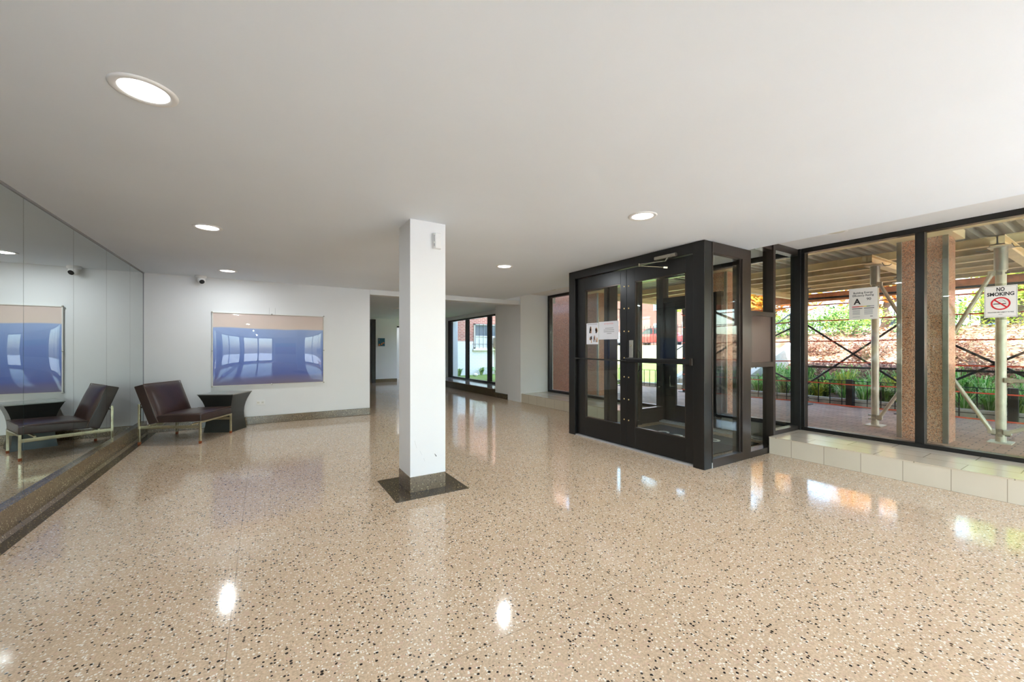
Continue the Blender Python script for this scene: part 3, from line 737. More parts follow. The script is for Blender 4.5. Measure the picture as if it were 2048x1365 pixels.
# pillar sensor
O = thing('motion_sensor', 'small white motion sensor box high on the pillar front', 'sensor', (1.37, 3.53, 2.23))
mb = MB(); mb.prism([(1.335, 3.53), (1.328, 3.50), (1.348, 3.478), (1.398, 3.478), (1.415, 3.53)], lambda q: (q[0], q[1], 2.225), lambda q: (q[0], q[1], 2.365))
mb.build('housing', M['white'], O, bevel=0.005)
MB().bar((1.3355, 3.4865, 2.242), (1.3355, 3.4865, 2.268), 0.005, 0.004, (0, 1, 0)).bar((1.3355, 3.4865, 2.285), (1.3355, 3.4865, 2.345), 0.004, 0.004, (0, 1, 0)).build('dark_slot', M['greyink'], O)

# dome security camera
O = thing('security_camera', 'white turret security camera on the ceiling near the back wall', 'camera', (-0.84, 8.08, CE))
MB().lathe((-0.84, 8.08, CE), [(0.075, 0), (0.078, -0.012), (0.072, -0.035), (0.055, -0.045)], 28).build('mount', M['white'], O, smooth=True)
mb = MB(); prof = [(0.062*math.sin(t)+.0005, 0.062*math.cos(t)) for t in [PI*k/14 for k in range(15)]]
mb.lathe((-0.84, 8.08, CE-0.068), prof[::-1], 28).build('ball', M['white'], O, smooth=True)
d = Vector((0.35, -0.75, -0.55)).normalized(); c = Vector((-0.84, 8.08, CE-0.068))
MB().tube(c+d*0.045, c+d*0.0645, 0.034, 20).build('lens', M['ink'], O, smooth=True)

# downlights
def downlight(x, y, z, lit, label, power=1.0):
    o = thing('ceiling_downlight', label, 'ceiling light', (x, y, z), 'recessed ceiling downlights' if lit else None)
    n_ = 48; mb = MB()
    mb.lathe((x, y, z), [(0.088, -0.0015), (0.094, -0.006), (0.112, -0.008), (0.120, -0.004), (0.122, 0.0)], n_)
    mb.f = mb.f[:-2]; mb.mi = mb.mi[:-2]
    mb.build('trim_ring', M['white'], o, smooth=True)
    MB().lathe((x, y, z), [(0.090, -0.0008), (0.090, -0.0035), (0.05, -0.0055), (0.002, -0.006)], n_).build('lens', M['lens'] if lit else M['lensoff'], o, smooth=True)
    if lit:
        ld = bpy.data.lights.new('downlight_glow', 'AREA'); ld.shape = 'DISK'; ld.size = 0.08; ld.energy = LAMP_W*power; ld.color = LAMP_COL
        lo = bpy.data.objects.new('downlight_glow', ld); COL.objects.link(lo); lo.parent = o; lo.location = (0, 0, -0.010)
    return o
for x, y, lab in ((-0.455, 2.42, 'largest lit downlight, upper left over the room near the mirrors'),
                  (-0.45, 4.82, 'lit downlight in the middle of the left row over the mirrors side'),
                  (-0.445, 7.35, 'lit downlight over the blue picture near the back wall'),
                  (2.84, 2.38, 'lit downlight in front of the entrance doors'),
                  (2.91, 4.87, 'lit downlight right of the pillar toward the far opening'),
                  (2.88, 7.35, 'lit downlight mostly hidden behind the pillar'),
                  (-0.45, -0.02, 'lit downlight above and left of the camera'),
                  (2.84, -0.10, 'lit downlight right of the camera out of view')):
    downlight(x, y, CE, True, lab)
downlight(5.56, 1.93, CR, False, 'unlit downlight in the raised ceiling strip over the platform')
downlight(5.56, 7.2, CR, False, 'unlit downlight in the raised ceiling strip left of the entrance')
downlight(3.3, 11.6, CE, False, 'unlit downlight in the far lobby ceiling')
o = downlight(4.78, 16.5, 2.30, True, 'bright small lamp in the corridor beyond the far lobby', 0.25)

# ---------------------------------------------------------------- lounge chair
th = math.radians(-27); U = Vector((math.cos(th), math.sin(th), 0)); V = Vector((-math.sin(th), math.cos(th), 0)); A0 = Vector((-1.415, 7.27, 0))
def cp(u, v, z): return A0 + U*u + V*v + Vector((0, 0, z))
CH = thing('lounge_chair', 'armless dark brown leather lounge chair on thin brass frame by the mirrors', 'chair', tuple(cp(.39, .34, 0)))
def cush(name, poly, v0, v1, puff_edge, puff, parent):
    """padded block: profile in (u,z), with one face crowned"""
    mb = MB(); k = len(poly)
    mb.prism(poly, lambda q: cp(q[0], v0, q[1]), lambda q: cp(q[0], v1, q[1]))
    o = mb.build(name, M['leather'], parent)
    return o
def crowned(name, c00, c10, c11, c01, nrm, thick, crown, parent):
    """cushion from a bottom quad (4 corners) extruded along nrm; top face domed"""
    mb = MB(); N_ = 16; nrm = Vector(nrm).normalized()
    def P_(u, v): return (c00*(1-u)+c10*u)*(1-v) + (c01*(1-u)+c11*u)*v
    def top(u, v):
        k = (1-(2*u-1)**4)*(1-(2*v-1)**4)
        e = 0.012*((abs(2*u-1))**10 + (abs(2*v-1))**10)
        return P_(u, v) + nrm*(thick + crown*k - e)
    mb.grid(top, N_, N_); mb.grid(lambda u, v: P_(u, v), N_, N_)
    n1 = (N_+1)*(N_+1)
    edge = [i for i in range(N_+1)] + [j*(N_+1)+N_ for j in range(1, N_+1)] + [N_*(N_+1)+i for i in range(N_-1, -1, -1)] + [j*(N_+1) for j in range(N_-1, 0, -1)]
    for a, b in zip(edge, edge[1:]+edge[:1]): mb.f.append([a, b, b+n1, a+n1]); mb.mi.append(0)
    return mb.build(name, M['leather'], parent, bevel=0.012, seg=3)
seat = crowned('seat', cp(.20, .0, .285), cp(.785, 0, .305), cp(.785, .68, .305), cp(.20, .68, .285), (0, 0, 1), .108, .022, CH)
# back: quad on the rear face, crowned to the front
bn = (cp(.10, 0, 0) - cp(0, 0, 0)); nn = (U*0.95 + Vector((0, 0, .26)))
back = crowned('backrest', cp(.115, 0, .265), cp(-.075, 0, .785), cp(-.075, .68, .785), cp(.115, .68, .265), nn, .135, .03, CH)
pm_ = MB()
def off(u, v, z, k=.126): return cp(u, v, z) + nn.normalized()*k
pm_.path([off(.115, .0, .265), off(-.075, .0, .785), off(-.075, .675, .785), off(.115, .675, .265)], 0.004, 6)
pm_.build('piping', M['piping'], back, smooth=True)
MB().path([cp(.24, -0.001, .397), cp(.785, -0.001, .412), cp(.786, .681, .412), cp(.3, .681, .40)], 0.004, 6).build('piping', M['piping'], seat, smooth=True)
for (u, v, h) in ((0.0, 0.0, .55), (.775, 0.0, .305), (.775, .68, .305), (0.0, .68, .55)):
    lg_ = MB().bar(cp(u, v, 0.03), cp(u, v, h), 0.024, 0.024, U).build('leg', M['gold'], CH, bevel=0.002)
    MB().bar(cp(u, v, 0.0), cp(u, v, 0.035), 0.027, 0.027, U).build('foot_cap', M['rubberfoot'], lg_, bevel=0.002)
MB().bar(cp(0, 0, .232), cp(.775, 0, .232), 0.012, 0.042).build('side_rail', M['gold'], CH, bevel=0.002)
MB().bar(cp(0, .68, .232), cp(.775, .68, .232), 0.012, 0.042).build('side_rail', M['gold'], CH, bevel=0.002)
MB().bar(cp(.775, 0, .292), cp(.775, .68, .292), 0.022, 0.022).bar(cp(.66, 0.0, .262), cp(.66, .68, .262), 0.02, 0.02).build('front_rail', M['gold'], CH, bevel=0.002)
MB().bar(cp(.0, 0, .50), cp(.0, .68, .50), 0.02, 0.02).bar(cp(.12, 0, .255), cp(.12, .68, .255), 0.02, 0.02).build('back_rail', M['gold'], CH, bevel=0.002)

# ---------------------------------------------------------------- side table
c = Vector((-0.50, 7.86, 0))
ST = thing('side_table', 'charcoal hourglass side table with square top behind the chair', 'table', tuple(c))
prof = [(0, .205), (.06, .196), (.12, .188), (.2, .181), (.28, .179), (.35, .184), (.42, .196), (.48, .213), (.54, .236), (.585, .256)]
mb = MB(); vs = []
U2 = Vector((math.cos(th), math.sin(th), 0)); V2 = Vector((-math.sin(th), math.cos(th), 0))
for z, s_ in prof:
    for i, j in ((-1, -1), (1, -1), (1, 1), (-1, 1)): vs.append(c + U2*i*s_ + V2*j*s_ + Vector((0, 0, z)))
fs = [(0, 3, 2, 1)]
for k in range(len(prof)-1):
    for i in range(4): fs.append((k*4+i, k*4+(i+1) % 4, (k+1)*4+(i+1) % 4, (k+1)*4+i))
fs.append(tuple(len(vs)-4+i for i in range(4)))
mb.add(vs, fs).build('body', M['table'], ST)
q = .262; mb = MB()
mb.prism([(-q, -q), (q, -q), (q, q), (-q, q)], lambda w: c+U2*w[0]+V2*w[1]+Vector((0, 0, .585)), lambda w: c+U2*w[0]+V2*w[1]+Vector((0, 0, .60)))
mb.build('table_top', M['tabletop_sheen'], ST, bevel=0.002)

# ================================================================== OUTSIDE
G = 0.10
# pavement and terrain
struct(MB().box(6.23, 10.45, -8, 14.4, -0.2, G).box(6.4, 9.6, 14.4, 16.2, -.2, G-.02).build('floor_outside', M['paver'], loc=(0, 0, 0)), 'red brick paved walk outside')
def H(x, y):
    def sm(a, b, t): t = max(0, min(1, (t-a)/(b-a))); return t*t*(3-2*t)
    hill = 0.18 + 1.70*sm(11.0, 16.5, x)
    low = 0.12 + 0.35*sm(11, 20, x)
    k = sm(8.0, 9.6, y)
    h = hill*(1-k) + low*k
    return h + 0.04*math.sin(x*2.1+y*1.3)*sm(11, 13, x)
t = MB().grid(lambda u, v: (10.55+u*12.9, -14+v*30.0, H(10.55+u*12.9, -14+v*30.0)), 60, 120)
for i, ff in enumerate(t.f):
    cx = sum(t.v[k][0] for k in ff)/4; cy = sum(t.v[k][1] for k in ff)/4
    t.mi[i] = 1 if cy > 8.6 else 0
struct(t.build('floor_garden', [M['soil'], M['grass']], smooth=True), 'planted slope and lawn beyond the low fence')
struct(MB().box(6.2, 24, 16.0, 60, -.2, 0.10).build('floor_yard', M['grass']), 'lawn of the courtyard')
struct(MB().box(6.21, 10.6, 9.6, 16.15, 0.1, 0.125).build('floor_court', M['grass']), 'green courtyard lawn outside the far windows')
struct(MB().box(23.6, 24.0, -14, 50, -0.2, 1.55).build('wall_retaining', M['concrete']), 'pale concrete retaining wall below the street')
struct(MB().box(24.0, 80, -60, 90, -0.2, 1.45).build('floor_street', M['asphalt']), 'raised street beyond the garden')
struct(MB().box(-30, 6.2, -30, YF-.25, -.2, .02).box(6.2, 10.5, -30, -8.01, -.2, .02).box(-30, -1.9, YF-.25, 30, -.2, .02).build('floor_reflector', M['reflector']), 'pale concrete plaza ground added behind the camera to light the ceiling')  # unseen sunlit ground, added to bounce light onto the ceiling
# curb
struct(MB().box(10.44, 10.6, -8, 5.7, 0, 0.24).box(10.44, 10.6, 8.0, 14.4, 0, 0.22).build('trim_curb', M['curb'], bevel=0.01), 'low concrete curb of the planting bed')
# building above (overhang on the granite columns); unseen blocks raised to shade courtyard, granite
struct(MB().box(-1.8, 7.75, -2.45, 8.2, 2.98, 3.3).box(-1.8, 6.2, 8.2, 8.6, 2.98, 3.3).box(-1.8, 6.2, 3.6, 8.6, 3.3, 7.5).box(-1.8, 6.2, 8.6, 17.2, 2.98, 8).build('wall_upper', M['lightblock']), 'upper floors over the lobby, unseen blocks raised to shade the courtyard and granite wall')
struct(MB().box(6.24, 7.75, -2.45, 8.2, 2.92, 2.98).build('ceiling_soffit', M['cream']), 'cream soffit under the building overhang')
struct(MB().box(6.20, 6.40, -8, 8.6, CR-0.01, 2.92).build('trim_14', M['cream']), 'cream fascia over the front windows')
tag(MB().box(6.90, 7.10, -6, 8.2, 2.73, 2.92).build('cream_beam', M['cream'], bevel=0.005), 'long cream fascia beam running on top of the granite columns', 'beam')
def column(y0, y1, x0, x1, lab):
    o = thing('granite_column', lab, 'column', ((x0+x1)/2, (y0+y1)/2, G), 'pink granite columns under the overhang')
    MB().box(x0, x1, y0, y1, G, 2.74).build('granite_cladding', M['granite'], o, bevel=0.003)
    for xx, yy in ((x0, y0), (x0, y1)):
        s = 1 if yy == y0 else -1
        MB().box(xx-0.008, xx+0.02, yy-s*0.008, yy+s*0.045, G, 2.74).build('metal_corner_trim', M['steel'], o, bevel=0.002)
    MB().box(x0-0.22, x1+0.1, y0-0.07, y1+0.07, 2.74, 2.86).build('cap', M['cream'], o, bevel=0.004)
    return o
column(1.37, 1.84, 7.32, 7.69, 'pink granite column behind the front window mullion, near the energy sign')
column(4.20, 4.62, 7.32, 7.69, 'pink granite column seen through the outer entrance door')
column(7.55, 8.05, 7.32, 7.69, 'pink granite column seen through the left entrance door')
column(-2.3, -1.8, 7.32, 7.69, 'pink granite column right of the frame beyond the no smoking sign')
tag(MB().box(7.32, 7.69, 8.35, 12.6, G, 2.92).build('granite_wall', M['granite'], bevel=0.003), 'orange pink granite wall panel filling the left front window', 'wall panel')
# shed roof: corrugated deck, purlins, headers, poles
mb = MB(); nx = 400; y0, y1 = -7.0, 5.6
def cor(u, v):
    y = y0+(y1-y0)*u; ph = (y/0.15) % 1.0
    z = 2.85 + (0.05 if ph < .35 else 0.05*(1-(ph-.35)/.15) if ph < .5 else 0.0 if ph < .85 else 0.05*((ph-.85)/.15))
    return (7.35+4.7*v, y, z)
nu = int((y1-y0)/0.15)*20//1
mb.grid(cor, nu//2, 1)
y0, y1 = 5.65, 8.3
def cor2(u, v):
    q = cor(u, 0); return (7.35+2.75*v, q[1], q[2])
mb.grid(cor2, 140, 1)
mb.mi = [0]*len(mb.f)
o = mb.build('shed_deck', M['deck'], fix=False)
sm_ = o.modifiers.new('thick', 'SOLIDIFY'); sm_.thickness = 0.004
tag(o, 'corrugated metal deck roofing the sidewalk shed', 'roof deck')
tag(MB().box(7.80, 12.05, -7, 5.6, 2.915, 2.95).box(7.80, 10.1, 5.6, 8.3, 2.915, 2.95).build('shed_planking', M['rustbeam']), 'plank layer on top of the corrugated shed deck', 'planking')
pnames = ['nearest the building', 'second from the building', 'third from the building', 'fourth from the building', 'fifth from the building', 'farthest from the building, at the shed edge']
for k, X in enumerate((8.55, 9.2, 9.85, 10.5, 11.2, 11.9)):
    b = MB(); w = 0.055
    ye = 8.3 if X < 10 else 5.6
    b.box(X-w, X+w, -7, ye, 2.722, 2.732); b.box(X-w, X+w, -7, ye, 2.835, 2.845); b.box(X-.006, X+.006, -7, ye, 2.732, 2.835)
    tag(b.build('shed_purlin', M['rustbeam'] if k % 2 else M['cream']), 'steel purlin under the corrugated shed deck, %s' % pnames[k], 'beam', 'purlins under the shed deck')
b = MB(); b.box(12.0, 12.012, -7, 5.6, 2.50, 2.70); b.box(11.93, 12.08, -7, 5.6, 2.50, 2.512); b.box(11.93, 12.08, -7, 5.6, 2.69, 2.70)
tag(b.build('shed_edge_beam', plain('rusty orange beam', (206, 140, 98), .7, var=.3, scale=8)), 'rusty orange edge beam along the outer side of the shed', 'beam')
POLES = [(8.12, 2.30), (8.0, 1.03), (8.05, 5.0), (8.05, 7.7), (8.05, -1.6)]
lab_h = ['over the pipe post behind the energy sign', 'over the pipe post behind the no smoking sign', 'over the post seen through the side glass', 'near the left granite column', 'right of the frame']
for (x, y), lb_ in zip(POLES, lab_h):
    xe = 11.95 if y < 5.3 else 10.1
    b = MB(); b.box(7.78, xe, y-.06, y+.06, 2.60, 2.612); b.box(7.78, xe, y-.06, y+.06, 2.708, 2.72); b.box(7.78, xe, y-.007, y+.007, 2.612, 2.708); b.box(7.78, 7.79, y-.06, y+.06, 2.60, 2.72)
    tag(b.build('shed_header_beam', M['cream']), 'cream I-beam of the sidewalk shed %s' % lb_, 'beam', 'header beams of the sidewalk shed')
def pole(x, y, lab, mat='galv', top=2.60, r=0.048):
    o = thing('scaffold_post', lab, 'scaffold post', (x, y, G), 'pipe posts of the sidewalk shed')
    MB().tube((x, y, G+.012), (x, y, top-.1), r, 20).build('pipe', M[mat], o, smooth=True)
    MB().box(x-.13, x+.13, y-.10, y+.10, G, G+.014).build('base_plate', M[mat], o)
    MB().tube((x, y, top-.30), (x, y, top-.012), r*1.25, 20).build('top_sleeve', M['steel'] if mat == 'galv' else M[mat], o, smooth=True)
    MB().box(x-.13, x+.13, y-.10, y+.10, top-.012, top).build('top_plate', M[mat], o)
    for zz in (G+.10, G+.16, top-.34):
        MB().tube((x-.02, y-r-.03, zz), (x-.02, y+r+.03, zz), 0.012, 10).box(x-r-.012, x+r+.012, y-.02, y+.02, zz-.018, zz+.018).build('brace_clamp', M['steel'] if mat == 'galv' else M[mat], o)
    # hook bolts holding the beam
    MB().path([(x-.02, y+.09, top+.03), (x-.02, y+.11, top-.02), (x-.02, y+.19, top-.03), (x-.02, y+.21, top-.01)], .006, 6).build('hook_bolt', M['steel'], o)
    MB().path([(x-.02, y-.09, top+.03), (x-.02, y-.11, top-.02), (x-.02, y-.17, top-.03), (x-.02, y-.2, top-.01)], .006, 6).build('hook_bolt', M['steel'], o)
    return o
labs = ['galvanised pipe post standing behind the energy rating sign', 'galvanised pipe post standing behind the no smoking sign', 'galvanised pipe post seen through the vestibule side glass', 'galvanised pipe post near the left granite column', 'galvanised pipe post right of the frame']
for (x, y), lb_ in zip(POLES, labs): pole(x, y, lb_)
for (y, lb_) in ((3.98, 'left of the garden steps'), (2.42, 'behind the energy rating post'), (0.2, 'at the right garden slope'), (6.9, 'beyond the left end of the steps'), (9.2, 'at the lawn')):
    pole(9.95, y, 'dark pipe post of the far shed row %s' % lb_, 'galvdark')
def brace(a, b, lab, mat='galv', r=0.024, grp='diagonal braces between the near shed posts'):
    o = thing('scaffold_brace', lab, 'brace', tuple((Vector(a)+Vector(b))/2), grp)
    MB().tube(a, b, r, 12).build('tube', M[mat], o, smooth=True)
    for q in (a, b): MB().box(q[0]-.02, q[0]+.02, q[1]-.035, q[1]+.035, q[2]-.03, q[2]+.03).build('end_lug', M[mat], o, bevel=.006)
    return o
brace((8.06, 2.23, 2.30), (8.03, 1.68, 1.10), 'brace dropping from the top of the post behind the energy sign')
brace((8.06, 2.23, 0.24), (8.03, 1.60, 1.40), 'brace rising from the foot of the post behind the energy sign')
brace((7.97, 1.10, 2.27), (8.0, 1.69, 0.95), 'brace dropping leftward from the post top behind the no smoking sign')
brace((7.95, 1.10, 0.24), (7.98, 1.66, 1.30), 'brace rising leftward from the post foot behind the no smoking sign')
brace((7.95, 0.97, 0.24), (8.0, -.4, 1.0), 'brace rising rightward from the post foot behind the no smoking sign')
brace((7.95, 0.96, 0.90), (8.0, -1.55, 0.86), 'horizontal pipe running right from the post behind the no smoking sign')
brace((8.0, 0.96, 1.75), (8.0, -.2, 2.3), 'brace rising rightward beside the no smoking sign')
g2 = 'dark braces of the far shed row'
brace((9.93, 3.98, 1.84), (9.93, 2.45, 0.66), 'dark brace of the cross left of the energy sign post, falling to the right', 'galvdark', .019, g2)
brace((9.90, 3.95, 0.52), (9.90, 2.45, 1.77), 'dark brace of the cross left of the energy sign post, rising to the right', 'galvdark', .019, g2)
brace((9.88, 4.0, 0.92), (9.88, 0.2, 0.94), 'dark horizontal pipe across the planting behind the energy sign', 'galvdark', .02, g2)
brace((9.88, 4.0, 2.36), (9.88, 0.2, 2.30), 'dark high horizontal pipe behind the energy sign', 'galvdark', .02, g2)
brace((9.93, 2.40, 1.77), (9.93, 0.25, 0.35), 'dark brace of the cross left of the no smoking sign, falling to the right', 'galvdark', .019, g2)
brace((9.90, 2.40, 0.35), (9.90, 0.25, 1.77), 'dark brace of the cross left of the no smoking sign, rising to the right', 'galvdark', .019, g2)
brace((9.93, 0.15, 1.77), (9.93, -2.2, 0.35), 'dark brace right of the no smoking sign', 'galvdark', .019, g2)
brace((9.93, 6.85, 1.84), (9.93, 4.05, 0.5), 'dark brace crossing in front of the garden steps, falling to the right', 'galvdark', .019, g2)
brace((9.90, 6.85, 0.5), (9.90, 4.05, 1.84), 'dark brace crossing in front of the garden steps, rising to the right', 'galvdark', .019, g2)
# safety lines
for k, (z, nm) in enumerate(((2.22, 'topmost'), (1.89, 'second from the top'), (1.465, 'third from the top'), (1.04, 'fourth from the top'), (0.60, 'second from the ground'), (0.176, 'lowest, just above the paving'))):
    o = MB()
    for a, b, s in ((3.98, 2.42, .012), (2.42, .2, .02), (.2, -2.4, .02), (6.9, 3.98, .03)):
        n_ = 8; pts = [(9.86, a+(b-a)*i/n_, z - s*4*(i/n_)*(1-i/n_)) for i in range(n_+1)]
        for p_, q_ in zip(pts, pts[1:]): o.bar(p_, q_, 0.004, 0.022)
    tag(o.build('safety_line', M['rope']), 'orange red safety line strung along the far posts, %s' % nm, 'safety line', 'orange red safety lines of the shed')

# low iron fences
def fence(y0, y1, x, lab, posts, h=0.54, mat='fence', step=0.205, z=G, grp='low iron fences along the planting'):
    o = thing('iron_fence', lab, 'fence', (x, (y0+y1)/2, z), grp)
    MB().box(x-.008, x+.008, y0, y1, z+h-.012, z+h).box(x-.008, x+.008, y0, y1, z+.09, z+.102).build('rail', M[mat], o)
    nP = int((y1-y0)/step)
    src = None
    for i in range(nP+1):
        yy = y0 + (y1-y0)*i/max(1, nP)
        if src is None:
            src = MB().box(x-.007, x+.007, yy-.007, yy+.007, z+.02, z+h+.0).build('picket', M[mat], o); sy = yy
        else:
            c_ = src.copy(); COL.objects.link(c_); c_.parent = o; c_.location = (0, yy-sy, 0)
    for yy in posts: MB().box(x-.04, x+.04, yy-.055, yy+.055, z, z+h+.02).build('post', M[mat], o, bevel=.004)
    return o
fence(-3.2, 5.75, 10.32, 'low black iron fence in front of the planting right of entrance', (5.7, 3.33, 1.2, -.9, -3.1))
fence(7.95, 12.2, 10.32, 'low iron fence before the lawn seen through the right door', (8.0, 10.0, 12.1), grp='low iron fences along the planting')
# garden steps
o = thing('garden_steps', 'pale stone steps rising through the planting to the street', 'steps', (11.5, 6.85, G))
for k in range(8):
    MB().box(10.45+k*.42, 10.45+(k+1)*.42+.03, 5.98, 7.72, 0, G+.15*(k+1)).build('step', M['stone'], o, bevel=.01)
for yy in (5.88, 7.82):
    MB().prism([(10.45, 0), (13.9, 0), (13.9, 1.55), (10.45, .30)], lambda q: (q[0], yy-.09, q[1]), lambda q: (q[0], yy+.09, q[1])).build('cheek_wall', M['curb'], o, bevel=.01)
for yy in (5.88, 7.82):
    rl = MB(); rl.tube((10.6, yy, 1.15), (13.8, yy, 2.4), .02, 10)
    for k in range(4): rl.tube((10.7+k*1.0, yy, .3+k*.36), (10.7+k*1.0, yy, 1.19+k*.39), .015, 8)
    rl.build('handrail', M['fence'], o, smooth=True)

# ------------------------------------------------------------------ plants
def leaf_cloud(mb, c, rad, n, size, rng, shell=0.55):
    for _ in range(n):
        while True:
            d = Vector((rng.uniform(-1, 1), rng.uniform(-1, 1), rng.uniform(-1, 1)))
            if 0.05 < d.length < 1: break
        d = d.normalized()*(shell+(1-shell)*rng.random())
        p_ = Vector((c[0]+d.x*rad[0], c[1]+d.y*rad[1], c[2]+d.z*rad[2]))
        s_ = size*rng.uniform(.6, 1.3)
        e = Euler((rng.uniform(-1, 1), rng.uniform(-1, 1), rng.uniform(0, 6.28))).to_matrix()
        a = e @ Vector((0, -s_, 0)); b = e @ Vector((s_*.45, 0, s_*.12)); c2 = e @ Vector((0, s_, 0)); d2 = e @ Vector((-s_*.45, 0, s_*.12))
        mb.add([p_+a, p_+b, p_+c2, p_+d2], [(0, 1, 2), (0, 2, 3)])
def bush(name, loc, rad, n, size, mat, lab, cat, grp, seed, lobes=5):
    rng = random.Random(seed)
    o = thing(name, lab, cat, loc, grp)
    mb = MB()
    leaf_cloud(mb, (loc[0], loc[1], loc[2]+rad[2]*.75), [r_*.8 for r_ in rad], n//2, size, rng)
    for k in range(lobes):
        a = rng.uniform(0, 6.28)
        leaf_cloud(mb, (loc[0]+math.cos(a)*rad[0]*.55, loc[1]+math.sin(a)*rad[1]*.55, loc[2]+rad[2]*rng.uniform(.5, 1.15)), [r_*.45 for r_ in rad], n//(2*lobes), size, rng)
    mb.build('foliage', M[mat], o, fix=False)
    st = MB()
    for k in range(6):
        a = rng.uniform(0, 6.28); st.tube((loc[0], loc[1], loc[2]-.08), (loc[0]+math.cos(a)*rad[0]*.5, loc[1]+math.sin(a)*rad[1]*.5, loc[2]+rad[2]*1.0), .018, 6, .006)
    st.build('stems', M['bark'], o)
    return o
def clump(loc, n, h, spread, mat, lab, grp, seed, wide=.018, name='grass_clump', cat='plant', leafy=0):
    rng = random.Random(seed); mb = MB()
    for k in range(n):
        a = rng.uniform(0, 6.28); l_ = h*rng.uniform(.6, 1.1); sp = spread*rng.uniform(.3, 1.0); w = wide*rng.uniform(.7, 1.4)
        d = Vector((math.cos(a), math.sin(a), 0)); sd = Vector((-d.y, d.x, 0)); o_ = Vector(loc)+d*rng.uniform(0, .06)
        pts = [o_, o_+d*sp*.35+Vector((0, 0, l_*.6)), o_+d*sp*.75+Vector((0, 0, l_*.95)), o_+d*sp*1.15+Vector((0, 0, l_*.8))]
        ws = [w*.6, w, w*.8, w*.1]
        vs = []
        for p_, w_ in zip(pts, ws): vs += [p_-sd*w_, p_+sd*w_]
        mb.add(vs, [(0, 1, 3, 2), (2, 3, 5, 4), (4, 5, 7, 6)])
    if leafy: leaf_cloud(mb, (loc[0], loc[1], loc[2]+h*.55), (spread*.9, spread*.9, h*.5), leafy, .03, rng, .3)
    o = mb.build(name, M[mat], fix=False, loc=loc); tag(o, lab, cat, grp); return o
rng = random.Random(11)
ORD = 'first second third fourth fifth sixth seventh eighth ninth tenth eleventh twelfth thirteenth fourteenth fifteenth sixteenth seventeenth eighteenth nineteenth twentieth twenty-first twenty-second twenty-third twenty-fourth twenty-fifth'.split()
# planting right behind the curb: ferny clumps, alternating kinds
k = 0
for row, (X, hh) in enumerate(((10.85, .42), (11.25, .55), (11.7, .6))):
    y = 5.45; j = 0
    while y > -2.5:
        yy = y + rng.uniform(-.08, .08); z = H(X, yy)-.02
        kind = rng.random(); j += 1
        rown = ('front row', 'middle row', 'back row')[row]
        clump((X+rng.uniform(-.08, .08), yy, z), 80 if row < 2 else 60, hh*rng.uniform(.8, 1.15), .30, 'bladegreen' if kind < .7 else ('leafgreen' if kind < .88 else 'leafyellow'),
              '%s clump behind the low black fence, %s, %s from the steps' % (('grassy green' if kind <= .35 else 'leafy green') if kind < .7 else ('dark green' if kind < .88 else 'yellow green'), rown, ORD[j-1]), 'green clumps in the %s of the planting' % rown, 100+k, .007 if kind < .5 else .012, leafy=(120 if kind > .35 else 0))
        y -= 0.36 if row < 2 else .42; k += 1
# russet shrubs on the lower slope
spots = [(12.7, 4.6, .55), (12.9, 2.9, .55), (13.1, 1.8, .55), (12.8, 3.7, .5), (13.9, 4.0, .65), (13.9, 2.4, .6), (14.2, 5.3, .6)]
for i, (x, y, s) in enumerate(spots):
    bush('russet_shrub', (x, y, H(x, y)-.1), (s*1.05, s*1.05, s*.62), 1500, .038, 'leafred', 'low russet leaved shrub on the slope, %s' % ('nearest the steps', 'below the energy sign', 'left of the sign post foot', 'between two other russet shrubs', 'second row near the steps', 'second row behind the sign post', 'highest one near the steps')[i], 'shrub', 'russet shrubs on the slope', 40+i)
for i, (x, y, s, m_) in enumerate([(15.5, 6.6, .95, 'leafgreen'), (15.4, 5.0, .95, 'leafgreen'), (15.5, 3.4, .95, 'leafgreen'), (17.4, 5.6, 1.0, 'leafyellow'), (14.6, 3.3, .45, 'leafyellow'), (16.0, 0.9, .7, 'leafgreen'), (16.8, 2.0, 1.15, 'leafyellow'), (15.8, -1.4, .8, 'leafgreen'), (12.2, 5.4, .4, 'leafgreen'), (17.4, 0.2, .7, 'leafgreen')]):
    bush('garden_shrub', (x, y, H(x, y)-.1), (s, s, s*.72), 1700, .05, m_, '%s garden shrub %s' % ('dense green' if m_ == 'leafgreen' else 'bright yellow green', ('beside the top of the steps', 'in the middle of the upper slope', 'right of the energy sign', 'behind the shrub at the steps', 'low among russet shrubs', 'at the right slope crest', 'behind the post at the slope crest', 'far right on the slope', 'at the curb end by the steps', 'left of the no smoking sign on the crest')[i]), 'shrub', 'garden shrubs on the slope', 70+i)
# leaf litter
mb = MB(); rng = random.Random(5)
for _ in range(9000):
    x = rng.uniform(12.0, 17.5); y = rng.uniform(-5, 5.6)
    z = H(x, y)+rng.uniform(0.005, .05); s_ = rng.uniform(.025, .06)
    e = Euler((rng.uniform(-.6, .6), rng.uniform(-.6, .6), rng.uniform(0, 6.28))).to_matrix()
    p_ = Vector((x, y, z)); mb.add([p_+e@Vector((0, -s_, 0)), p_+e@Vector((s_*.6, 0, 0)), p_+e@Vector((0, s_, 0)), p_+e@Vector((-s_*.6, 0, 0))], [(0, 1, 2, 3)])
o = mb.build('leaf_litter', M['leaflitter'], fix=False); tag(o, 'pale and rusty fallen leaves covering the garden slope', 'leaves'); o['kind'] = 'stuff'
